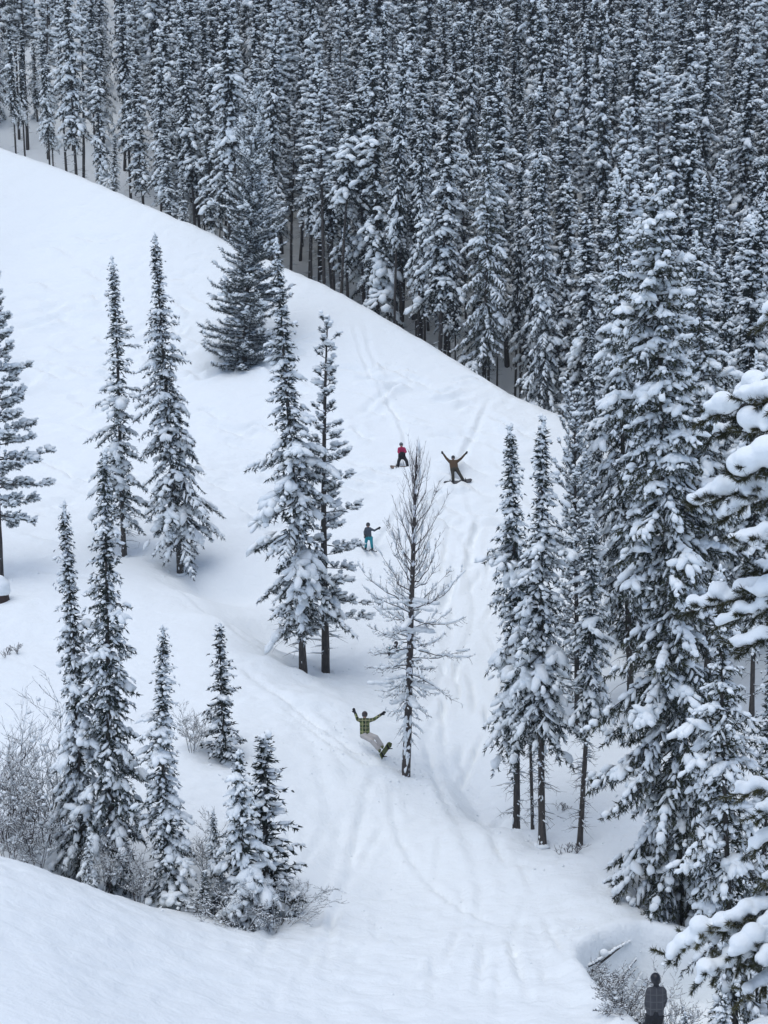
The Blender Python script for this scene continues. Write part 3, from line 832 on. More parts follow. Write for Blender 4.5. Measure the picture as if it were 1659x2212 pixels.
# hollows: around the bushy pine, right of the larch, trough by the tall firs
for (u, v, t, rx, ry, d) in [(527, 780, 107.5, 2.6, 2.2, .7), (1085, 1700, 61, 2.2, 1.8, 1.5), (1010, 1660, 63.5, 1.6, 1.6, .6), (480, 1275, 79.8, 2.8, 1.6, .9), (590, 1372, 75.5, 2.4, 1.5, 1.0),
                             (630, 1430, 72.5, 1.4, 1.0, .3), (940, 1900, 54.6, 2.5, 1.5, .12), (1290, 1620, 64, 2.5, 2.5, .4)]:
    p = P(u, v, t); DIPS.append((p.x, p.y, rx, ry, d))
# raised lip
for (u, v, t, rx, ry, d) in [(480, 1338, 74, 1.9, .9, -.38), (600, 1432, 70.4, 1.7, .9, -.38), (700, 1520, 67, 1.7, .9, -.34), (870, 1680, 62, 1.0, .8, -.3), (960, 1700, 61.5, .9, 1.6, -.4),
                             (830, 1645, 63.0, .8, .6, -.15), (985, 1015, 91.4, .9, .9, -.45)]:
    p = P(u, v, t); DIPS.append((p.x, p.y, rx, ry, d))

# ski and board tracks, in pixels over the ground
_rg = np.random.default_rng(77)
def track(px, t0, w, d, wob=6):
    pts = []
    for (u, v), t in zip(px, np.linspace(t0[0], t0[1], len(px))):
        p = ground_at(u, v, t); pts.append((p.x, p.y))
    pts = np.array(pts)
    # resample smoothly
    k = np.linspace(0, len(pts) - 1, len(pts) * 8)
    x = np.interp(k, np.arange(len(pts)), pts[:, 0]); y = np.interp(k, np.arange(len(pts)), pts[:, 1])
    ker = np.ones(7) / 7
    x[3:-3] = np.convolve(x, ker, 'valid'); y[3:-3] = np.convolve(y, ker, 'valid')
    GROOVES.append((np.stack([x, y], 1), w, d))
for off in (0, 26):
    track([(1010 + off, 1080), (1000 + off, 1180), (1018 + off, 1300), (990 + off, 1420), (945 + off * .6, 1540), (905 + off * .6, 1640)], (88, 64), .16, .05)
track([(790, 700), (800, 765), (835, 812), (900, 846), (985, 852)], (108, 100), .2, .12)
track([(640, 1500), (690, 1580), (735, 1640), (760, 1700)], (68, 60), .22, .07)
track([(705, 1545), (745, 1610), (790, 1650), (815, 1640)], (66, 62), .32, .16)
track([(670, 1590), (700, 1690), (715, 1790)], (63, 58), .2, .05)
for a, b, c in ((905, 985, 1030), (945, 1040, 1085)):
    track([(a, 1645), ((a + b) / 2, 1700), (b, 1765), (c, 1860), (c + 20, 1960)], (64, 52), .25, .07)
for a, b in ((735, 640), (772, 735)):
    track([(a, 1715), (a - 8, 1810), ((a * 2 + b) / 3, 1910), ((a + b * 2) / 3, 2040), (b, 2190)], (60, 42), .10, .035)
track([(1236, 2110), (1222, 2060), (1250, 2015), (1310, 1986), (1420, 1972)], (46, 52), .2, .08)
track([(1215, 2130), (1200, 2060), (1232, 2000), (1300, 1970)], (46, 52), .15, .05)
track([(590, 1900), (640, 1935), (660, 1980)], (53, 50), .2, .08)
track([(20, 1215), (140, 1240), (250, 1262)], (80, 78), .3, .08)
track([(330, 1240), (420, 1300), (520, 1375), (610, 1425)], (80, 71), .2, .1)
for k in range(210):   # slashes and crumbs over the open slope
    u = _rg.uniform(20, 1180); v = _rg.uniform(480, 1150)
    rl = np.interp(u, [q[0] for q in RIDGE_PX], [q[1] for q in RIDGE_PX])
    if v < rl + 55: continue
    tt = float(np.interp((v - rl) / (1250 - rl), [0, 1], [np.interp(u, [q[0] for q in RIDGE_PX], [q[2] for q in RIDGE_PX]), 82]))
    L = _rg.uniform(25, 150); sl = _rg.normal(.16, .22); bow = _rg.normal(0, 10)
    track([(u, v), (u + L * .5, v + L * .5 * sl + bow), (u + L, v + L * sl)], (tt, tt), _rg.uniform(.17, .38), _rg.uniform(.14, .42))
for k in range(30):
    u = _rg.uniform(600, 1180); v = _rg.uniform(1720, 2100)
    tt = float(np.interp(v, [1700, 1880, 2050, 2212], [60, 56, 48.6, 42])); L = _rg.uniform(60, 200); a = _rg.normal(1.85, .3)
    track([(u, v), (u + L * .5 * math.cos(a) + _rg.normal(0, 5), v + L * .5 * math.sin(a)), (u + L * math.cos(a), v + L * math.sin(a))], (tt, tt - L * .03), _rg.uniform(.09, .16), _rg.uniform(.04, .12))
for k in range(45):
    u = _rg.uniform(880, 1120); v = _rg.uniform(1060, 1620)
    tt = float(np.interp(v, [1040, 1300, 1500, 1650], [90, 79, 71.5, 64])); L = _rg.uniform(40, 160); a = _rg.normal(1.6, .5)
    track([(u, v), (u + L * .5 * math.cos(a) + _rg.normal(0, 5), v + L * .5 * math.sin(a)), (u + L * math.cos(a), v + L * math.sin(a))], (tt, tt - L * .03), _rg.uniform(.1, .25), _rg.uniform(.08, .24))

for px, tt, w, d in [([(520, 1440), (600, 1500), (680, 1562), (740, 1605), (800, 1632)], (70, 63), .2, .22), ([(530, 1462), (610, 1525), (690, 1590), (745, 1632), (800, 1650)], (69, 62), .16, .12),
                     ([(760, 690), (790, 790), (850, 880), (880, 950), (868, 1008)], (109, 91), .17, .16), ([(1060, 860), (1030, 930), (1000, 985), (985, 1036)], (101, 90), .2, .2),
                     ([(880, 1040), (860, 1110), (825, 1160), (798, 1192)], (90, 83), .17, .16), ([(1000, 1045), (1030, 1130), (1015, 1230), (1030, 1330), (990, 1440), (960, 1530), (900, 1620)], (90, 65), .17, .15),
                     ([(700, 830), (790, 850), (900, 905), (1010, 920), (1120, 950)], (102, 94), .17, .14), ([(300, 700), (420, 730), (560, 800), (700, 845)], (114, 101), .18, .14), ([(80, 620), (220, 640), (380, 690)], (121, 113), .18, .13),
                     ([(815, 1655), (790, 1730), (770, 1820), (745, 1920), (700, 2030), (640, 2130)], (62, 45), .16, .11), ([(845, 1680), (850, 1780), (900, 1880), (990, 1960), (1110, 2010)], (61, 51), .16, .12)]:
    track(px, tt, w, d)
def axis(parts):
    out = [np.arange(a, b, s) for a, b, s in parts]
    return np.unique(np.round(np.concatenate(out), 4))
gx = np.concatenate([-np.geomspace(45, 320, 22)[::-1][:-1], axis([(-45, -20, .4), (-20, 14, .16), (14, 36, .36)]), np.geomspace(36, 320, 24)])
gy = np.concatenate([axis([(-70, 26, 4.0), (26, 34, .5), (34, 72, .16), (72, 112, .22), (112, 142, .34), (142, 150, .6), (150, 230, 2.0), (230, 430, 8.0)]), [430]])
GX, GY = np.meshgrid(gx, gy)
GZ = height(GX.ravel(), GY.ravel()).reshape(GX.shape)
for line, w, d in GROOVES:
    x0, y0 = line.min(0) - 3 * w; x1, y1 = line.max(0) + 3 * w
    ix = slice(*np.searchsorted(gx, [x0, x1])); iy = slice(*np.searchsorted(gy, [y0, y1]))
    sx, sy = GX[iy, ix], GY[iy, ix]
    if sx.size == 0: continue
    best = np.full(sx.shape, 1e9); sgn = np.zeros(sx.shape); endf = np.zeros(sx.shape)
    n = len(line) - 1
    for k in range(n):
        a, b = line[k], line[k + 1]; e = b - a; q = e @ e
        if q < 1e-9: continue
        t = np.clip(((sx - a[0]) * e[0] + (sy - a[1]) * e[1]) / q, 0, 1)
        px, py = sx - a[0] - t * e[0], sy - a[1] - t * e[1]
        dd = np.hypot(px, py); m = dd < best
        best = np.where(m, dd, best); sgn = np.where(m, np.sign(px * e[1] - py * e[0]), sgn); endf = np.where(m, (k + t) / n, endf)
    fade = np.sin(np.clip(endf, 0, 1) * math.pi) ** .6
    br = 1 + .8 * vnoise(sx * 2.3, sy * 2.3)
    GZ[iy, ix] += fade * br * d * (-np.exp(-(best / w) ** 2) + .75 * np.exp(-((best * sgn - 1.9 * w) / w) ** 2) + .2 * np.exp(-((best * sgn + 1.9 * w) / w) ** 2))
nx, ny = len(gx), len(gy)
ii = (np.arange(ny - 1)[:, None] * nx + np.arange(nx - 1)[None]).ravel()
Q = np.stack([ii, ii + 1, ii + nx + 1, ii + nx], 1)
terrain = link("snowy_ground", mesh_from("snowy_ground", np.stack([GX.ravel(), GY.ravel(), GZ.ravel()], 1), Q, M_GROUND))
terrain["kind"] = "structure"
def Hz(x, y):
    """height of the built mesh"""
    i = min(max(np.searchsorted(gx, x) - 1, 0), nx - 2); j = min(max(np.searchsorted(gy, y) - 1, 0), ny - 2)
    fx = (x - gx[i]) / (gx[i + 1] - gx[i]); fy = (y - gy[j]) / (gy[j + 1] - gy[j])
    return float((GZ[j, i] * (1 - fx) + GZ[j, i + 1] * fx) * (1 - fy) + (GZ[j + 1, i] * (1 - fx) + GZ[j + 1, i + 1] * fx) * fy)

hero_xy = []
for k, (var, name, base, tip, wd, label) in enumerate(HERO):
    b = P(*base); zg = Hz(b.x, b.y) - .12
    ztop = z_at_row(b.y, tip[1]); H = ztop - zg
    depth = b.y * CT - ztop * ST
    dx = (tip[0] - CU) / F * depth - b.x
    plant(V[var], name, label, (b.x, b.y, zg), H, 1.3 * k + .4, lean=(math.atan2(dx, H), 0), width=wd)
    hero_xy.append((b.x, b.y))

# ------------------------------------------------------------------ the forest behind the ridge
rf = np.random.default_rng(2024)
spots = [list(h) for h in hero_xy]
cand = []
def try_spot(x, y, gap):
    for (a, b) in spots:
        if (a - x) ** 2 + (b - y) ** 2 < gap * gap: return False
    spots.append([x, y]); return True
def visible_col(x, y, z):
    dep = y * CT - z * ST
    return CU + F * x / dep, CV - F * (y * ST + z * CT) / dep, dep
n_try = 0
while n_try < 15000:
    n_try += 1
    y = rf.uniform(84, 268); half = .262 * y + 10
    x = rf.uniform(-half, half)
    yr = np.interp(x, RIDGE[:, 0], RIDGE[:, 1]); s = y - yr
    if s < 4.5: continue
    zt = far_plane(np.array([x]), np.array([y]))[0]
    u, v, dep = visible_col(x, y, zt)
    # open glade behind the upper ridge, trees thin out there
    gl = math.exp(-((u - 140) / 170) ** 2 - ((v - 220) / 240) ** 2)
    if rf.random() < gl * .93: continue
    # gap with snow floor at the low end of the ridge
    if 985 < u < 1230 and s < 12: continue
    if try_spot(x, y, (1.35 if s < 26 else 1.7) + rf.random() * 1.0 + (1.2 if u < 330 else 0)): cand.append((x, y, dep, u, v, s))
# a few more between the row of firs and the forest on the right
for k in range(400):
    t = rf.uniform(64, 92); u = rf.uniform(1330, 1780); 
    p = P(u, 1500, t)
    if t < 70 and u < 1480: continue
    if try_spot(p.x, p.y, 3.2): cand.append((p.x, p.y, t, u, 1500, -1))
cand.sort(key=lambda c: c[2])
def in_view(c): return -80 < c[3] < 1740 and c[4] > -60
near = [c for c in cand if in_view(c)][:290]
nearset = set(id(c) for c in near)
rest = [c for c in cand if id(c) not in nearset]
LOOK = {'forest0': "long-crowned snow-laden conifer", 'forest1': "bare-stemmed conifer with flecked snowy crown", 'forest2': "broad-boughed snowy spruce",
        'forest3': "slim snow-flecked conifer", 'forest4': "high-crowned conifer with naked stem", 'forest5': "snowy conifer foliated to its foot",
        'forest6': "tuft-crowned pine with naked stem", 'forest7': "tuft-crowned snowy pine",
        'spruce_mid': "spruce with arched white boughs", 'fir_full': "conical snow-caked fir"}
fnames = ['forest%d' % i for i in range(8)]
for c in near:
    x, y, dep, u, v, s = c
    if s < 0:
        var = ['spruce_mid', 'forest2', 'forest5', 'fir_full'][rf.integers(4)]; H = rf.uniform(15, 21); where = "in the stand behind the giant spruce"
    else:
        pr = np.array([.17, .16, .12, .17, .08, .06, .12, .12])
        if u < 420: pr = np.array([.04, 0, .26, 0, 0, .7, 0, 0])
        var = fnames[rf.choice(8, p=pr / pr.sum())]; H = rf.uniform(15, 23.5) if u > 420 else rf.uniform(9, 17)
        if rf.random() < .18: H *= rf.uniform(.4, .75)
        if u < 330: where = "round the snowy glade above the ridge top"
        elif s < 15: where = "at the wood's edge behind " + ("bushy pine" if u < 640 else "mid ridge" if u < 960 else "low ridge end")
        elif s < 32: where = "some rows inside the wood behind " + ("bushy pine" if u < 640 else "mid ridge" if u < 960 else "low ridge end" if u < 1330 else "giant spruce")
        else: where = "deep in the wood up the far hillside"
    size = "short " if H < 13 else "tall " if H > 20 else ""
    lb = size + LOOK[var] + " " + where
    plant(V[var], "forest_conifer", lb, (x, y, Hz(x, y) - .15), H, rf.uniform(0, 6.28), group=lb, lean=(rf.normal(0, .03), rf.normal(0, .03)), width=rf.uniform(.72, 1.2) * (22 / max(H, 9)) ** .3)

# everything farther up the hillside: one mass
def distant_wood(points):
    pts = np.array([[c[0], c[1], Hz(c[0], c[1]) - .15] for c in points])
    me = bpy.data.meshes.new("distant_wood"); me.vertices.add(len(pts)); me.vertices.foreach_set("co", pts.astype(np.float32).ravel())
    n = len(pts)
    for nm, ty, vals in (("spin", 'FLOAT', rf.uniform(0, 6.28, n)), ("size", 'FLOAT', rf.uniform(.6, 1.2, n)), ("sort", 'INT', rf.integers(0, 8, n))):
        a = me.attributes.new(nm, ty, 'POINT'); a.data.foreach_set("value", vals.astype(np.float32) if ty == 'FLOAT' else vals.astype(np.int32))
    o = link("distant_wood", me); o["kind"] = "stuff"; o["label"] = "mass of snow-laden conifers high on the far hillside"; o["category"] = "wood"
    ng = bpy.data.node_groups.new("distant_wood", 'GeometryNodeTree')
    ng.interface.new_socket(name="Geometry", in_out='INPUT', socket_type='NodeSocketGeometry')
    ng.interface.new_socket(name="Geometry", in_out='OUTPUT', socket_type='NodeSocketGeometry')
    N, L = ng.nodes, ng.links
    gi, go = N.new('NodeGroupInput'), N.new('NodeGroupOutput')
    spin = N.new('GeometryNodeInputNamedAttribute'); spin.data_type = 'FLOAT'; spin.inputs[0].default_value = "spin"
    size = N.new('GeometryNodeInputNamedAttribute'); size.data_type = 'FLOAT'; size.inputs[0].default_value = "size"
    sort = N.new('GeometryNodeInputNamedAttribute'); sort.data_type = 'INT'; sort.inputs[0].default_value = "sort"
    rot = N.new('ShaderNodeCombineXYZ'); L.new(spin.outputs[0], rot.inputs[2])
    join = N.new('GeometryNodeJoinGeometry')
    for k, vn in enumerate(['forest%d' % i for i in range(8)]):
        jj = N.new('GeometryNodeJoinGeometry')
        for part in V[vn].made:
            oi = N.new('GeometryNodeObjectInfo'); oi.inputs[0].default_value = part; oi.transform_space = 'ORIGINAL'
            L.new(oi.outputs['Geometry'], jj.inputs[0])
        ins = N.new('GeometryNodeInstanceOnPoints')
        eq = N.new('FunctionNodeCompare'); eq.data_type = 'INT'; eq.operation = 'EQUAL'
        L.new(sort.outputs[0], eq.inputs[2]); eq.inputs[3].default_value = k
        L.new(gi.outputs[0], ins.inputs['Points']); L.new(eq.outputs[0], ins.inputs['Selection']); L.new(jj.outputs[0], ins.inputs['Instance'])
        L.new(rot.outputs[0], ins.inputs['Rotation']); L.new(size.outputs[0], ins.inputs['Scale'])
        L.new(ins.outputs[0], join.inputs[0])
    L.new(join.outputs[0], go.inputs[0])
    md = o.modifiers.new("trees", 'NODES'); md.node_group = ng
distant_wood(rest)
print("FOREST", len(near), len(rest), "near depth", near[-1][2])


# ------------------------------------------------------------------ willow thickets and twigs
def shrub_geo(seed, H, spread, nst, depth=3, snow=1.0, r=.02, lay=0.0, seglen=5):
    rng = np.random.default_rng(seed)
    g, gs = Geo(), Geo()
    A, B, R0, R1, SN = [], [], [], [], []
    def grow(o, d, L, r, lev):
        n = seglen; p = o.copy(); d = d / np.linalg.norm(d)
        for k in range(n):
            d = d + rng.normal(0, .12, 3) + np.array([0, 0, .05 - lay * .12]); d /= np.linalg.norm(d)
            q = p + d * L / n
            A.append(p); B.append(q); R0.append(r * (1 - .75 * k / n)); R1.append(r * (1 - .75 * (k + 1) / n))
            if rng.random() < (.36 if H > 3 else .27) * snow: SN.append((p * .5 + q * .5, q - p, L / n * .55, r * .7 + rng.uniform(.008, .022) * snow))
            if lev < depth:
                for _ in range(1 if lev == 0 else rng.integers(0, 3) if H < 3 else int(rng.random() < .75)):
                    if k == 0 and lev == 0: continue
                    dd = d * .75 + rng.normal(0, .55, 3); dd[2] = abs(dd[2]) * (1 - lay) + .1
                    grow(q, dd, L * rng.uniform(.32, .6), r * .55, lev + 1)
            p = q
    for k in range(nst):
        a = rng.uniform(0, 6.28); ou = rng.uniform(.15, 1) * spread
        grow(np.array([math.cos(a) * .12 * spread, math.sin(a) * .12 * spread, -.15]), np.array([math.cos(a) * ou, math.sin(a) * ou, 1.0]), H * rng.uniform(.6, 1.05) * math.sqrt(1 + ou * ou * .5), r * rng.uniform(.7, 1.3), 0)
    g.segs(np.array(A), np.array(B), np.maximum(.006, np.array(R0)), np.maximum(.005, np.array(R1)), 3)
    C = np.array([x[0] for x in SN]); D = np.array([x[1] for x in SN]); l = np.array([x[2] for x in SN]); w = np.array([x[3] for x in SN])
    blobs(gs, C + np.array([0, 0, 1.]) * (w * .7)[:, None], D + [0, 0, 1e-4], l, w, w, rng, 'lo')
    pk = rng.random(len(C)) < (.022 if H > 3 else .007) * snow; K = int(pk.sum())
    ww = rng.uniform(.04, .09, K) * (1.7 if H > 3 else 1)
    blobs(gs, C[pk] + np.array([0, 0, 1.]) * (ww * .6)[:, None], D[pk] * [1, 1, .2] + [.01, 0, 0], ww * 1.4, ww, ww * .8, rng, 'mid')
    return g, gs
SHV = {}
for nm, args in dict(tall=(301, 4.6, .5, 9, 3, 1.0, .034), tall2=(302, 4.2, .65, 8, 3, 1.0, .034), low=(303, 1.7, 1.5, 12, 3, 1.2, .016, .5), mid=(304, 2.2, .8, 8), hole=(305, 1.1, 1.2, 9, 3, .9, .012, .4), tuft=(306, .45, 1.0, 7, 2, .5, .008)).items():
    g, gs = shrub_geo(*args)
    SHV[nm] = (g.mesh("shrub_stems", M_TWIG), gs.mesh("shrub_snow", M_SNOW))
def shrub(kind, base, label, size=1.0, spin=0.0, group=None, name="willow_shrub"):
    b = P(*base); o = thing(name, label, "shrub", (b.x, b.y, Hz(b.x, b.y) - .05), group)
    o.rotation_euler = (0, 0, spin); o.scale = (size,) * 3
    link("branches", SHV[kind][0], o); link("snow_load", SHV[kind][1], o)["kind"] = "stuff"
GL = "snow-dusted bare willows under the tall firs"
for k, (kd, b, sz) in enumerate([('tall', (15, 1840, 54.5), .74), ('tall2', (62, 1850, 54.0), .76), ('tall', (105, 1870, 54.6), .78), ('tall2', (-30, 1830, 54.8), .78), ('mid', (20, 1850, 52.2), .9), ('mid', (80, 1880, 52.0), .85), ('tall2', (140, 1890, 55.0), .7)]):
    shrub(kd, b, "tall bare willow of the thicket beside the clump of firs", sz, k * 1.1, GL)
shrub('low', (590, 1975, 50.2), "low twiggy shrub with snow-coated stems spreading over the piste edge", .78, .3)
shrub('low', (520, 2005, 49.4), "low snow-coated shrub at the foot of the fir buried in pillows", .75, 2.1)
shrub('mid', (445, 1870, 53.8), "bare rounded shrub between the medium fir and the buried fir", .7, 1.0)
shrub('mid', (300, 1960, 51.6), "thin shrub stems between the dark fir and the medium fir", .8, 2.0)
shrub('mid', (415, 1640, 60.5), "small arching bare shrub behind the medium fir by the little lone fir", .7, 4.0)
shrub('mid', (230, 1965, 51.2), "thin bare shrub in front of the tall dark fir", .7, 5.0)
shrub('hole', (1290, 2095, 46.3), "low bush in the scooped hollow under the snow-covered log", 1.1, .2)
shrub('hole', (1335, 2130, 45.0), "low bush in the scooped hollow among leaning poles", 1.15, 1.3)
shrub('hole', (1365, 2170, 43.5), "low bush in the hollow right beside the person in grey plaid", 1.1, 2.6)
shrub('hole', (1330, 2075, 47.6), "low bush at the back wall of the scooped hollow", 1.0, 4.0)
for k, b in enumerate([(1275, 2075, 47.0), (1310, 2100, 46.0), (1350, 2105, 45.6), (1385, 2130, 44.4), (1320, 2150, 44.2), (1395, 2085, 46.2), (1300, 2050, 48.2), (1345, 2190, 42.9)]):
    shrub('hole', b, "low snow-flecked brush tangled over the floor of the scooped hollow", .75 + .1 * (k % 4), k * 1.7, "brush on the floor of the hollow")
shrub('tuft', (1213, 1738, 60.0), "tiny dry twigs poking through snow near the sparse fir", 1.0, 0, None, "dry_twigs")
shrub('tuft', (1230, 1838, 56.0), "small tangle of dry twigs just downhill of the sparse fir", 1.3, 1, None, "dry_twigs")
shrub('tuft', (25, 1432, 69.3), "dark twigs sticking out of the bank below the snow-capped stump", 1.4, 2, None, "dry_twigs")
shrub('mid', (1448, 2262, 38.5), "bare forked sapling right beside the person in grey plaid", .62, 2, None, "bare_sapling")
for args in [('fir_young', 'fir_tree', (1478, 2290, 35.5), (1480, 2188), 1.2, "knee-high fir hidden under a pointed snow cap near the person in grey plaid"),
             ('fir_young', 'fir_tree', (1560, 2330, 33.5), (1556, 2150), 1.1, "waist-high snow-smothered fir under the near pine boughs"),
             ('fir_small', 'fir_tree', (440, 1985, 50.8), (438, 1880), 1.6, "tiny sapling fir at the roll-over between the medium and buried firs"),
             ('fir_young', 'fir_tree', (195, 1945, 51.0), (190, 1790), .9, "small snow-plastered fir below the slim fir in the thicket")]:
    var, name, base, tip, wd, label = args
    b = P(*base); zg = Hz(b.x, b.y) - .1; H = z_at_row(b.y, tip[1]) - zg
    plant(V[var], name, label, (b.x, b.y, zg), H, base[0] * .1, width=wd)

# ------------------------------------------------------------------ crumbs of snow dropped by trees and kicked up by riders
rc = np.random.default_rng(99); cr = []
for (x, y) in hero_xy:
    for _ in range(14):
        a = rc.uniform(0, 6.28); d = abs(rc.normal(0, 1.2)) + .3; cr.append((x + d * math.cos(a), y + d * math.sin(a), rc.uniform(.02, .06)))
for (u, v, t, n, sp) in [(826, 1640, 63, 160, 1.3), (760, 1620, 63.5, 120, 1.6), (960, 1700, 61.5, 90, 2.0), (985, 1050, 90, 60, 1.2), (868, 1018, 91, 50, 1.2), (1300, 2010, 50.4, 120, 1.6), (1260, 2100, 46.5, 60, 1.5), (700, 900, 99, 120, 9), (1000, 1350, 78, 120, 5), (800, 1950, 53, 90, 5)]:
    p = P(u, v, t)
    for _ in range(n // 2): cr.append((p.x + rc.normal(0, sp), p.y + rc.normal(0, sp * .7), rc.uniform(.012, .04)))
gcr = Geo(); cr = np.array(cr); K = len(cr)
zc = np.array([Hz(a, b) for a, b in cr[:, :2]])
blobs(gcr, np.stack([cr[:, 0], cr[:, 1], zc + cr[:, 2] * .25], 1), rc.normal(0, 1, (K, 3)) * [1, 1, .1], cr[:, 2] * rc.uniform(1, 1.6, K), cr[:, 2], cr[:, 2] * .8, rc, 'lo', .2)
oc = link("snow_crumbs", gcr.mesh("snow_crumbs", M_SNOW)); oc["kind"] = "stuff"; oc["label"] = "small crumbs of snow scattered over the slope"; oc["category"] = "snow"

# ------------------------------------------------------------------ melting shapes together into one skin
def skin(name, geo, voxel, mat, smooth_it=6, factor=.5):
    me = geo.mesh(name, mat)
    o = bpy.data.objects.new("tmp", me); COL.objects.link(o)
    m = o.modifiers.new("r", 'REMESH'); m.mode = 'VOXEL'; m.voxel_size = voxel; m.use_smooth_shade = True
    if smooth_it:
        sm = o.modifiers.new("s", 'SMOOTH'); sm.factor = factor; sm.iterations = smooth_it
    dg = bpy.context.evaluated_depsgraph_get(); dg.update()
    out = bpy.data.meshes.new_from_object(o.evaluated_get(dg))
    bpy.data.objects.remove(o); bpy.data.meshes.remove(me)
    out.name = name; out.materials.clear(); out.materials.append(mat)
    return out
SPH, SPH_T = uv_blob(12, 7)
def balls(g, pts, rad, scale=(1, 1, 1)):
    for p, r in zip(pts, np.broadcast_to(rad, (len(pts),))):
        g.add(SPH * (np.array(scale) * r) + np.asarray(p), SPH_T)
def limbs(g, a, b, ra, rb, n=None):
    a, b = np.asarray(a, float), np.asarray(b, float)
    n = n or max(3, int(np.linalg.norm(b - a) / (min(ra, rb) * .55)))
    t = np.linspace(0, 1, n)
    balls(g, a + (b - a) * t[:, None], ra + (rb - ra) * t)

# ------------------------------------------------------------------ snow-capped stump, log and poles
st = P(1, 1318, 74.5); zst = Hz(st.x, st.y)
o = thing("tree_stump", "brown stump under a tall snow cap below the wide pine", "stump", (st.x, st.y, zst - .42))
g = Geo(); rg = np.random.default_rng(3)
g.tube(np.array([[0, 0, -.3], [0, 0, .3], [.02, 0, .65], [.03, .02, .8]]), [.5, .46, .42, .38], 14, rg, .08)
link("bark", g.mesh("stump_bark", bark_material("stump_bark", (.022, .014, .012), (.065, .04, .032), 0)), o)
g = Geo(); balls(g, [(0, 0, .95), (.1, 0, 1.2), (-.12, .05, 1.15), (.0, 0, 1.45), (.28, 0, .9), (-.3, 0, .9)], [.52, .45, .42, .34, .3, .3], (1, 1, .8))
link("snow_cap", skin("stump_cap", g, .06, M_PILLOW, 8), o)

def pole(label, name, a, b, r, snowy, ball=None):
    A, B = ground_at(*a), ground_at(*b)
    A.z = Hz(A.x, A.y) + r * .6; B.z = max(Hz(B.x, B.y) + r, B.z) + .12
    mid = np.array([(0, 0, 0), tuple(B - A)])
    o = thing(name, label, "log", A)
    g = Geo(); rg = np.random.default_rng(int(a[0]))
    t = np.linspace(0, 1, 7)[:, None]; pts = mid[0] + (mid[1] - mid[0]) * t + rg.normal(0, .012, (7, 3))
    g.tube(pts, np.linspace(r, r * .6, 7), 7, rg, .08)
    link("stem", g.mesh("pole_stem", M_BARK), o)
    if snowy:
        gs = Geo(); m = 15; t = np.linspace(.03, .97, m)[:, None]; C = mid[0] + (mid[1] - mid[0]) * t + [0, 0, r * .9] + rg.normal(0, r * .2, (15, 3))
        blobs(gs, C, np.tile(mid[1] - mid[0], (m, 1)), np.linalg.norm(mid[1]) / m * rg.uniform(.6, 1.1, 15), r * 1.25, r * 1.0, rg, 'mid', .2)
        link("snow_load", gs.mesh("pole_snow", M_SNOW), o)
    if ball:
        gs = Geo(); balls(gs, [mid[0] + (mid[1] - mid[0]) * ball[0] + np.array([0, 0, r + ball[1] * .7])], [ball[1]], (1.05, 1, .95))
        link("snow_ball", skin("pole_ball", gs, .03, M_PILLOW, 4), o)
pole("snow-covered log with a round snow ball on it in the hollow", "fallen_log", (1271, 2100, 45.8), (1361, 2046, 46.6), .05, True, (.36, .15))
pole("thin leaning pole just below the snow-covered log", "leaning_pole", (1278, 2104, 45.5), (1350, 2062, 45.9), .04, False)
pole("slim snowy pole lying across the middle of the hollow", "leaning_pole", (1320, 2142, 44.2), (1374, 2096, 44.9), .035, True)
pole("bent thin pole in the hollow close below the slim snowy pole", "leaning_pole", (1322, 2150, 44.0), (1378, 2108, 44.5), .028, True)
pole("bare dark pole pointing at the back of the person in grey plaid", "leaning_pole", (1360, 2176, 42.4), (1392, 2142, 42.9), .03, False)
pole("snow-dusted pole next to the bare dark pole in the hollow", "leaning_pole", (1352, 2172, 42.8), (1386, 2132, 43.4), .03, True)

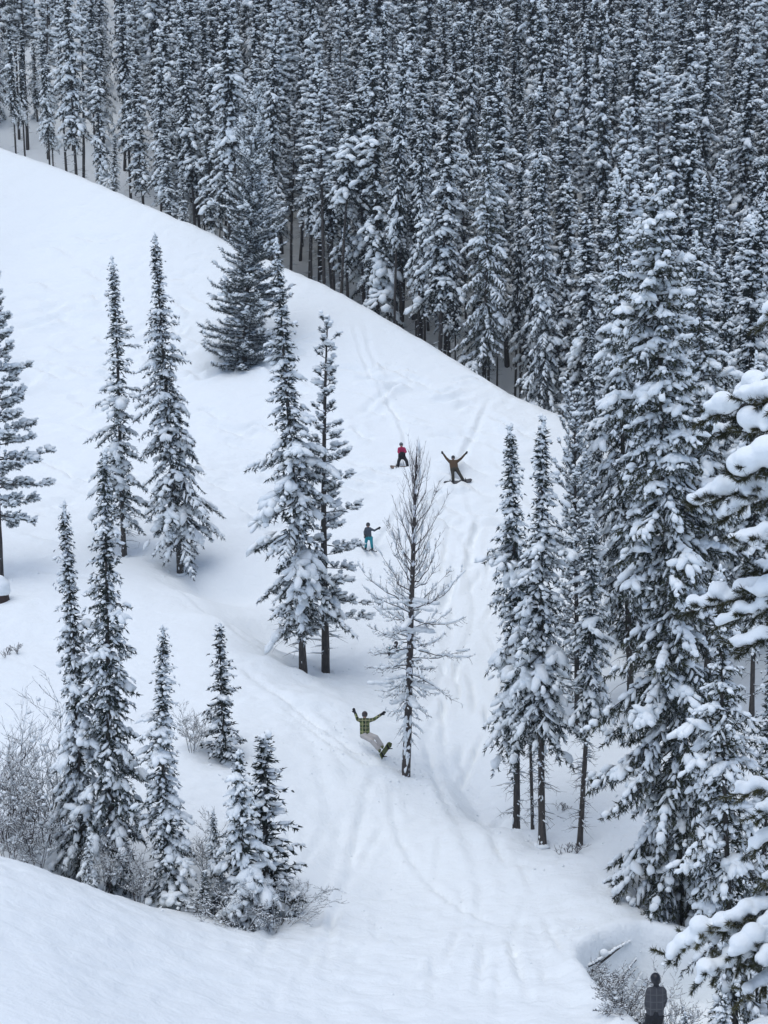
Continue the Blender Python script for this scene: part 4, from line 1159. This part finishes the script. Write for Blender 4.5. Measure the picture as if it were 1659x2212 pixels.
# ------------------------------------------------------------------ the two near pines whose boughs reach into the picture
def near_pine(label, trunk_px, t_trunk, tips, seed, top_v):
    rng = np.random.default_rng(seed)
    tb = P(trunk_px, 2212, t_trunk); zg = Hz(tb.x, tb.y) - .2
    base = Vector((tb.x, tb.y, zg)); b0 = np.array(base)
    H = z_at_row(tb.y, top_v) - zg
    o = thing("near_pine", label, "tree", base)
    gt, gn = Geo(), Geo()
    zz = np.linspace(-.5, H, 20)
    gt.tube(np.stack([.04 * np.sin(zz), .04 * np.cos(zz * .8), zz], 1), .02 + .20 * np.clip(1 - np.clip(zz, 0, H) / H, 0, 1) ** .8, 10, rng, .05)
    boughs = []
    for (u, v, t, big) in tips:
        tip = np.array(P(u, v, t)) - b0
        L = math.hypot(tip[0], tip[1])
        zs = tip[2] + .12 * L + rng.normal(0, .08)
        boughs.append((np.array([0, 0, min(zs, H * .97)]), tip, big))
    # the side away from the picture, so the tree is whole
    nb = 46
    for k in range(nb):
        s = (k + .5) / nb; z = H * (.18 + .78 * s); az = k * 2.39996
        if math.cos(az) < -.2 : continue
        L = (1.9 * (1 - s) ** .7 + .3) * rng.uniform(.7, 1.2)
        boughs.append((np.array([0, 0, z]), np.array([math.cos(az) * L, math.sin(az) * L, z - .12 * L]), rng.uniform(.5, .9)))
    for (a, tip, big) in boughs:
        t = np.linspace(0, 1, 9)[:, None]; L = np.linalg.norm(tip - a)
        pts = a + (tip - a) * t + np.array([0, 0, 1.]) * (.10 * L * np.sin(t * math.pi)) + rng.normal(0, .012, (9, 3))
        rr = np.linspace(.012 + .016 * L, .010, 9)
        gt.segs(pts[:-1], pts[1:], rr[:-1], rr[1:], 5)
        d = nrm((pts[-1] - pts[-3])[None])[0]; sd = nrm(np.cross(d, [0, 0, 1.])[None])[0]
        # side shoots with bottle-brush needles
        shoots = []
        ns = max(5, int(L * 9))
        for q in np.linspace(.35, 1.0, ns):
            b = np.array([np.interp(q, t[:, 0], pts[:, j]) for j in range(3)])
            ln = rng.uniform(.2, .42) * (1.25 - .4 * q)
            w = 0 if q > .98 else rng.choice([-1, 1]) * rng.uniform(.6, 1.1)
            dd = d * .8 + sd * w + np.array([0, 0, rng.uniform(-.8, .2) if rng.random() < .75 else rng.uniform(.3, .8)]); dd /= np.linalg.norm(dd)
            shoots.append((b, b + dd * ln))
        for (p, q2) in shoots:
            gt.segs(p[None], q2[None], .010, .006, 4)
            m = 170; k = rng.random(m)[:, None]
            ax = nrm((q2 - p)[None])
            B = p + (q2 - p) * (.15 + .9 * k)
            D = ax * .75 + rng.normal(0, .55, (m, 3)) + np.array([0, 0, -.12])
            gn.needles(B, D, rng.uniform(.08, .14, m), .015, rng)
        # snow pillow bridging the shoots
        if big > 0:
            g = Geo(); w0 = .092 * big
            for (p, q2) in shoots:
                if rng.random() < .55:
                    r = w0 * rng.uniform(.6, 1.0)
                    limbs(g, p + [0, 0, r * .75], p + (q2 - p) * rng.uniform(.35, .8) + [0, 0, r * .8], r, r * .75, 4)
            for q in np.linspace(.55, .97, 7):
                b = np.array([np.interp(q, t[:, 0], pts[:, j]) for j in range(3)])
                r = w0 * rng.uniform(.8, 1.5)
                balls(g, [b + [0, 0, r * 1.0] + rng.normal(0, .03, 3)], [r], (1.15, 1.15, 1.0))
            pm = skin("snow_pillow", g, .06 if big < 1 else .036, M_PILLOW, 3)
            link("snow_pillow", pm, o)
    link("trunk", gt.mesh("near_pine_trunk", M_BARK), o)
    link("crown", gn.mesh("near_pine_needles", M_NEAR, False), o)
near_pine("near pine with fat snow pillows on olive-green boughs above the black stems", 1790, 25.0,
          [(1530, 905, 24.6, 1.35), (1597, 862, 24.8, 1.5), (1612, 935, 24.2, 1.5), (1540, 935, 25.2, .7), (1507, 1090, 25.0, 1.5), (1590, 1030, 24.0, 2.0), (1575, 1100, 24.6, 1.5),
           (1495, 1320, 25.2, 1.2), (1600, 1180, 23.8, 1.2), (1560, 1345, 24.6, 1.1), (1590, 1400, 24.3, .9), (1650, 700, 25.6, 1.2), (1640, 1290, 24.2, 1.3), (1645, 830, 24.6, 1.0), (1630, 1240, 25.5, .8)],
          71, 640)
near_pine("near pine with low snow-heaped boughs beside the person in grey plaid", 1765, 27.5,
          [(1600, 1712, 27.4, .9), (1640, 1760, 27.0, 1.0), (1625, 1830, 27.2, 1.0), (1445, 2062, 27.2, 1.5), (1500, 2030, 27.0, 1.45), (1570, 2000, 26.8, 1.15), (1520, 2110, 26.6, 1.3), (1590, 2060, 26.4, 1.4),
           (1640, 2010, 26.6, 1.0), (1650, 2085, 26.2, 1.0), (1640, 1690, 27.6, .8), (1650, 1900, 26.8, .9), (1610, 2150, 26.6, .9)],
          72, 1560)

# ------------------------------------------------------------------ people
M_SKIN = plain("skin", (.42, .25, .19), .55, .05)
M_BLACK = plain("black_cloth", (.013, .014, .018), .7, .2)
M_PINK = plain("raspberry_cloth", (.34, .018, .075), .7, .1)
M_BROWN = plain("brown_cloth", (.075, .044, .022), .75, .15)
M_OLIVE = plain("dark_olive_cloth", (.040, .036, .026), .75, .15)
M_TEAL = plain("teal_cloth", (.012, .24, .29), .65, .1)
M_SLATE = plain("slate_cloth", (.060, .075, .098), .75, .12)
M_STONE = plain("pale_grey_cloth", (.46, .43, .41), .75, .06)
M_HGREY = plain("grey_helmet", (.11, .12, .135), .4, .1)
M_HBLACK = plain("black_helmet", (.016, .017, .022), .35, .1)
M_HBROWN = plain("dark_brown_helmet", (.035, .024, .026), .4, .1)
M_LENS = plain("goggle_lens", (.03, .03, .035), .15, .05, 5.0, .6)
M_BOARD = plain("board_top", (.06, .06, .065), .4, .3, 6.0)
M_BOARD2 = plain("board_pattern", (.20, .15, .12), .4, .5, 9.0)
M_BOARD3 = plain("lime_board", (.085, .10, .028), .4, .5, 9.0)
M_GPLAID = plaid("green_plaid", [(.10, .14, .035), (.018, .028, .018), (.04, .06, .025), (.40, .38, .20)], 3.4)
M_KPLAID = plaid("grey_plaid", [(.045, .047, .055), (.052, .054, .062), (.046, .048, .055), (.082, .084, .09)], 3.2)

def person(label, px, org, zs, t, mats, size=1.0, facing=1, head_r=.118, hem=None, wide=1.0, root=None):
    """px: joint -> (zoom x, zoom y, metres away from the camera); facing 1 = towards the camera, -1 = away"""
    def conv(q):
        u = (q[0] / zs + org[0]) / 1.507; v = (q[1] / zs + org[1]) / 1.507
        return np.array(P(u, v, t + (q[2] if len(q) > 2 else 0)))
    J = {k: conv(q) for k, q in px.items()}
    base = (J['footL'] + J['footR']) / 2; base[2] = min(J['footL'][2], J['footR'][2]) - .06
    J = {k: v - base for k, v in J.items()}
    o = thing("person", label, "person", base)
    fw = np.array([0, -1.0 * facing, 0])
    S = size
    hd, nk, pel = J['head'], J['neck'], J['pelvis']
    up = nrm((hd - nk)[None])[0]
    # body: one skin from head to feet
    g = Geo()
    balls(g, [hd], [head_r * .82 * S], (.88, .98, 1.12)); balls(g, [hd - up * .05 * S + fw * .035 * S], [.07 * S]); balls(g, [hd - up * .02 * S + fw * .1 * S], [.02 * S]); balls(g, [hd - up * .095 * S + fw * .06 * S], [.035 * S])
    for sx in (-1, 1): balls(g, [hd + np.array([sx * .085 * S, 0, -.01])], [.022 * S])
    limbs(g, nk, hd, .055 * S, .05 * S)
    ch = nk * .72 + pel * .28
    limbs(g, ch, pel, .08 * S, .08 * S); limbs(g, J['shL'], J['shR'], .065 * S, .065 * S); limbs(g, nk, ch, .055 * S, .08 * S)
    for sd in 'LR':
        limbs(g, J['sh' + sd], J['el' + sd], .05 * S, .04 * S); limbs(g, J['el' + sd], J['ha' + sd], .038 * S, .028 * S)
        limbs(g, pel, J['hip' + sd], .08 * S, .075 * S); limbs(g, J['hip' + sd], J['kn' + sd], .07 * S, .05 * S); limbs(g, J['kn' + sd], J['foot' + sd], .05 * S, .038 * S)
    link("body", skin("body", g, .024, M_SKIN, 4), o)
    # jacket
    g = Geo()
    hemp = pel if hem is None else nk + (pel - nk) * hem
    w = wide
    limbs(g, J['shL'] * .86 + nk * .14, J['shR'] * .86 + nk * .14, .092 * S * w, .092 * S * w)
    for k in (-.5, 0, .5):
        sh = (J['shR'] - J['shL']) * k * .55
        limbs(g, ch + sh, hemp + sh * .95, .115 * S * w, .12 * S * w)
    limbs(g, nk + (ch - nk) * .05, ch, .075 * S, .13 * S)
    for sd in 'LR':
        wr = J['el' + sd] + (J['ha' + sd] - J['el' + sd]) * .74
        limbs(g, J['sh' + sd], J['el' + sd], .082 * S * w, .068 * S * w); limbs(g, J['el' + sd], wr, .066 * S * w, .056 * S * w)
    link("jacket", skin("jacket", g, .023, mats['jacket'], 4), o)
    if 'lower' in mats:      # darker lower panel of the jacket
        g = Geo()
        for k in (-.5, 0, .5):
            sh = (J['shR'] - J['shL']) * k * .55
            limbs(g, hemp + sh * .9, pel + sh, .118 * S * w, .135 * S * w)
        link("jacket_hem", skin("jacket_hem", g, .02, mats['lower'], 4), o)
    g = Geo(); limbs(g, nk - up * .03, nk + up * .05 * S, .078 * S, .07 * S); link("collar", skin("collar", g, .016, mats.get('collar', mats['jacket']), 3), o)
    # trousers
    g = Geo()
    limbs(g, J['hipL'], J['hipR'], .125 * S * w, .125 * S * w); limbs(g, pel, (J['hipL'] + J['hipR']) / 2, .13 * S * w, .13 * S * w)
    for sd in 'LR':
        ft = J['kn' + sd] + (J['foot' + sd] - J['kn' + sd]) * .86
        limbs(g, J['hip' + sd], J['kn' + sd], .115 * S * w, .09 * S * w); limbs(g, J['kn' + sd], ft, .088 * S * w, .085 * S * w)
    link("trousers", skin("trousers", g, .024, mats['trousers'], 4), o)
    # helmet, with goggles on the face side
    g = Geo(); balls(g, [hd + up * .022 * S - fw * .01], [head_r * 1.1 * S], (.95, 1.1, 1.0)); balls(g, [hd - up * .04 * S + np.array([sx * .066 * S, 0, 0]) - fw * .03 for sx in (-1, 1)], [.05 * S] * 2)
    balls(g, [hd - up * .03 - fw * .06 * S], [.09 * S])
    he = link("helmet", skin("helmet", g, .016, mats['helmet'], 3), o)
    g = Geo(); limbs(g, hd + fw * .098 * S + np.array([-.055 * S, 0, .012]), hd + fw * .098 * S + np.array([.055 * S, 0, .012]), .04 * S, .04 * S); link("goggles", skin("goggles", g, .012, M_LENS, 2), o)
    # gloves and boots
    for sd in 'LR':
        e, h = J['el' + sd], J['ha' + sd]; d = nrm((h - e)[None])[0]; sdv = nrm(np.cross(d, [0, 1., 0.05])[None])[0]
        g = Geo(); wr = e + (h - e) * .72
        limbs(g, wr, h - d * .01, .058 * S, .052 * S); balls(g, [h + d * .03 * S], [.055 * S], (1, .7, 1))
        for q, ln in zip((-1.5, -.5, .5, 1.5), (.085, .1, .095, .075)):
            a = h + d * .045 * S + sdv * q * .027 * S; b = a + (d + sdv * q * .10) * ln * .6 * S; c = b + (d + fw * .5) * ln * .5 * S
            limbs(g, a, b, .017 * S, .016 * S); limbs(g, b, c, .016 * S, .014 * S)
        sg = 1 if sd == 'L' else -1
        limbs(g, h - d * .02 * S + sdv * sg * .045 * S, h + d * .05 * S + sdv * sg * .095 * S, .021 * S, .017 * S)
        link("glove", skin("glove", g, .013, mats['gloves'], 2), o)
        ft = J['foot' + sd]; up_leg = nrm((J['kn' + sd] - ft)[None])[0]
        g = Geo(); limbs(g, ft + up_leg * .17 * S, ft, .07 * S, .07 * S); limbs(g, ft - fw * .05 - up_leg * .0, ft + fw * .15 * S, .065 * S, .055 * S)
        link("boot", skin("boot", g, .016, mats['boots'], 3), o)
    return o, base, J, conv

def snowboard(label, A, B, normal, mat, width=.27, feet=None, name="snowboard"):
    A, B = np.asarray(A, float), np.asarray(B, float); L = np.linalg.norm(B - A); d = (B - A) / L
    n = np.asarray(normal, float); n = n - d * (n @ d); n /= np.linalg.norm(n); sdv = np.cross(n, d)
    c = (A + B) / 2
    o = thing(name, label, "snowboard", c)
    ns, nw = 28, 7
    t = np.linspace(-1, 1, ns)
    ws = width * .5 * np.where(np.abs(t) > .82, np.sqrt(np.clip(1 - ((np.abs(t) - .82) / .18) ** 2, .02, 1)), .88 + .12 * (t / .82) ** 2)
    lift = np.where(np.abs(t) > .74, ((np.abs(t) - .74) / .26) ** 2 * .10, 0)
    top = d * (t * L / 2)[:, None] + n * lift[:, None]
    w = np.linspace(-1, 1, nw)
    Vt = top[:, None] + sdv * (ws[:, None] * w[None])[..., None]
    th = .014
    Vv = np.concatenate([(Vt + n * th / 2).reshape(-1, 3), (Vt - n * th / 2).reshape(-1, 3)])
    Fq = []
    K = ns * nw
    for i in range(ns - 1):
        for j in range(nw - 1):
            p = i * nw + j; Fq.append([p, p + 1, p + nw + 1, p + nw]); Fq.append([K + p, K + p + nw, K + p + nw + 1, K + p + 1])
        for j in (0, nw - 1):
            p = i * nw + j; Fq.append([p, p + nw, K + p + nw, K + p])
    for i in (0, ns - 1):
        for j in range(nw - 1):
            p = i * nw + j; Fq.append([p, p + 1, K + p + 1, K + p])
    link("deck", mesh_from("deck", Vv, np.array(Fq), mat), o)
    if name == "snowboard":
        for k in (-.27, .27):
            g = Geo(); q = d * (k * L)
            limbs(g, q + n * .03 - sdv * .09, q + n * .03 + sdv * .09, .035, .035); limbs(g, q + n * .04 + sdv * .09, q + n * .2 + sdv * .11, .03, .02)
            link("binding", skin("binding", g, .016, M_BLACK, 2), o)
    return o

Z1 = ((1220, 1400), 4.88)
def foot_t(u, v, t): return (ground_at(u, v, t).y * CT - ground_at(u, v, t).z * ST)
t2 = foot_t(985, 1043, 90)
p2 = person("person in brown jacket lying back with both arms raised, strapped to a snowboard",
    dict(head=(1245, 440, .75), neck=(1245, 485, .66), shL=(1188, 500, .62), shR=(1308, 500, .62), elL=(1135, 445, .72), elR=(1372, 452, .72), haL=(1082, 368, .85), haR=(1448, 368, .85),
         pelvis=(1262, 615, .32), hipL=(1232, 625, .3), hipR=(1300, 620, .3), knL=(1242, 715, .12), knR=(1352, 705, .12), footL=(1243, 805, 0), footR=(1405, 793, 0)), *Z1, t2,
    dict(jacket=M_BROWN, trousers=M_OLIVE, helmet=M_HBLACK, gloves=M_BLACK, boots=M_BLACK, collar=M_BLACK), 1.0, 1, wide=1.15)
cv = p2[3]
snowboard("dark snowboard on the feet of the person in the brown jacket", cv((1095, 845, -.05)), cv((1545, 800, .0)), (0, -.75, .6), M_BOARD)
t1 = foot_t(868, 1012, 91)
p1 = person("person in raspberry jacket and black trousers kneeling behind a snowboard",
    dict(head=(420, 232, .25), neck=(425, 272, .22), shL=(385, 300, .2), shR=(472, 300, .2), elL=(376, 350, .1), elR=(492, 345, .1), haL=(405, 375, -.05), haR=(470, 372, -.05),
         pelvis=(430, 420, .25), hipL=(405, 432, .25), hipR=(462, 430, .25), knL=(378, 500, .0), knR=(505, 492, .0), footL=(370, 575, .1), footR=(522, 580, .1)), *Z1, t1,
    dict(jacket=M_PINK, lower=M_BLACK, trousers=M_BLACK, helmet=M_HGREY, gloves=M_BLACK, boots=M_BLACK), 1.0, 1, hem=.45, wide=1.12)
cv = p1[3]
snowboard("snowboard with a black nose on the feet of the person in raspberry", cv((240, 588, 0)), cv((672, 604, 0)), (0, -.6, .75), M_BOARD2)
Z2 = ((1130, 1660), 9.76)
t3 = foot_t(796, 1192, 83.5)
p3 = person("skier in slate jacket and teal trousers holding one arm out",
    dict(head=(665, 480, .12), neck=(662, 560, .1), shL=(595, 600, .1), shR=(735, 600, .1), elL=(550, 700, .0), elR=(865, 655, .0), haL=(560, 820, -.15), haR=(990, 585, -.1),
         pelvis=(685, 870, .1), hipL=(625, 890, .1), hipR=(760, 890, .1), knL=(600, 1040, .0), knR=(775, 1050, .0), footL=(590, 1215, .05), footR=(800, 1230, .05)), *Z2, t3,
    dict(jacket=M_SLATE, trousers=M_TEAL, helmet=M_HBLACK, gloves=M_BLACK, boots=M_BLACK), 1.0, 1, wide=.95)
cv = p3[3]
for (a, b, lb) in (((470, 1200, .5), (720, 1330, -.7), "dark ski under the leg of the skier nearer the leaning pine"), ((690, 1225, .5), (940, 1350, -.7), "dark ski under the leg of the skier nearer the larch")):
    k = snowboard(lb, cv(a), cv(b), (0, 0, 1), M_BOARD, .1, name="ski"); k["category"] = "ski"
def ski_pole(label, a, b):
    A = np.array(a); o = thing("ski_pole", label, "ski pole", a); d = np.array(b) - A
    g = Geo(); limbs(g, (0, 0, 0), -d * .1, .018, .018); g.tube(np.array([d * 0, d * .5, d]), .008, 6); link("shaft", g.mesh("pole_shaft", M_STONE), o)
    g = Geo(); g.tube(np.array([d * .92, d * .925, d * .93]), [.01, .045, .01], 10); link("basket", g.mesh("pole_basket", M_BLACK), o)
ski_pole("pale ski pole planted beside the skier in teal trousers", cv((548, 850, -.2)), cv((530, 1210, -.25)))
Z3 = ((1120, 2280), 6.9125)
t4 = foot_t(826, 1632, 63)
p4 = person("person in green plaid jacket and pale trousers sliding down the bank with arms up",
    dict(head=(465, 325, .05), neck=(462, 420, .05), shL=(382, 455, .03), shR=(548, 455, .03), elL=(308, 432, .0), elR=(675, 425, .0), haL=(238, 252, .0), haR=(862, 298, .0),
         pelvis=(470, 745, .1), hipL=(430, 790, .08), hipR=(545, 775, .1), knL=(610, 905, -.25), knR=(725, 830, -.2), footL=(800, 1120, -.3), footR=(862, 1035, -.2)), *Z3, t4,
    dict(jacket=M_GPLAID, trousers=M_STONE, helmet=M_HBROWN, gloves=M_BLACK, boots=M_BOARD3), 1.05, 1, wide=1.1)
cv = p4[3]
snowboard("lime and black snowboard half sunk in snow under the person in green plaid", cv((1030, 975, .1)), cv((800, 1300, -.75)), (.75, -.55, .25), M_BOARD3)
Z5 = ((1220, 2050), 9.2167)
t6 = foot_t(852, 1422, 75)
person("person in teal and black crouching behind the larch stem",
    dict(head=(640, 420, .3), neck=(625, 480, .25), shL=(560, 510, .22), shR=(700, 510, .22), elL=(530, 570, .05), elR=(720, 580, .05), haL=(570, 620, -.1), haR=(680, 620, -.1),
         pelvis=(610, 640, .2), hipL=(550, 640, .2), hipR=(670, 640, .2), knL=(455, 560, -.05), knR=(720, 590, -.05), footL=(428, 735, .0), footR=(730, 740, .0)), *Z5, t6,
    dict(jacket=M_BLACK, trousers=M_TEAL, helmet=M_HBLACK, gloves=M_BLACK, boots=M_BLACK), .9, 1)
Z4 = ((1850, 2950), 4.1475)
t5 = foot_t(1412, 2268, 37)
p5 = person("person seen from behind in grey plaid jacket, black helmet and black trousers",
    dict(head=(1178, 985, .0), neck=(1188, 1085, .02), shL=(1092, 1155, .0), shR=(1282, 1150, .0), elL=(1062, 1320, .0), elR=(1300, 1270, .12), haL=(1092, 1470, .12), haR=(1255, 1400, .28),
         pelvis=(1172, 1440, .0), hipL=(1110, 1490, .0), hipR=(1222, 1490, .0), knL=(1060, 1660, .05), knR=(1215, 1660, .05), footL=(1040, 1850, .0), footR=(1222, 1850, .0)), *Z4, t5,
    dict(jacket=M_KPLAID, trousers=M_BLACK, helmet=M_HBLACK, gloves=M_BLACK, boots=M_BLACK, collar=M_HBLACK), 1.08, -1, head_r=.122, wide=1.05)

# ------------------------------------------------------------------ falling-snow haze
def haze_box(lo, hi, density):
    x0, y0, z0 = lo; x1, y1, z1 = hi
    Vv = np.array([[x, y, z] for z in (z0, z1) for y in (y0, y1) for x in (x0, x1)])
    Fq = np.array([[0, 2, 3, 1], [4, 5, 7, 6], [0, 1, 5, 4], [2, 6, 7, 3], [0, 4, 6, 2], [1, 3, 7, 5]])
    m = bpy.data.materials.new("haze"); m.use_nodes = True
    N, L = m.node_tree.nodes, m.node_tree.links
    N.remove(N["Principled BSDF"])
    v = N.new("ShaderNodeVolumePrincipled"); v.inputs["Color"].default_value = (.86, .92, 1, 1); v.inputs["Density"].default_value = density; v.inputs["Anisotropy"].default_value = .2
    L.new(v.outputs[0], N["Material Output"].inputs["Volume"])
    o = link("haze", mesh_from("haze", Vv, Fq, m, False)); o["kind"] = "stuff"
    o["label"] = "thin snowy haze in the air"; o["category"] = "haze"
zlo = float(GZ.min()); zhi = float(GZ.max())
haze_box((-330, -80, zlo - 1.5), (330, 440, zhi + 32), .00035)
tot = sum(len(m.polygons) for m in bpy.data.meshes)
print("POLYS", tot)
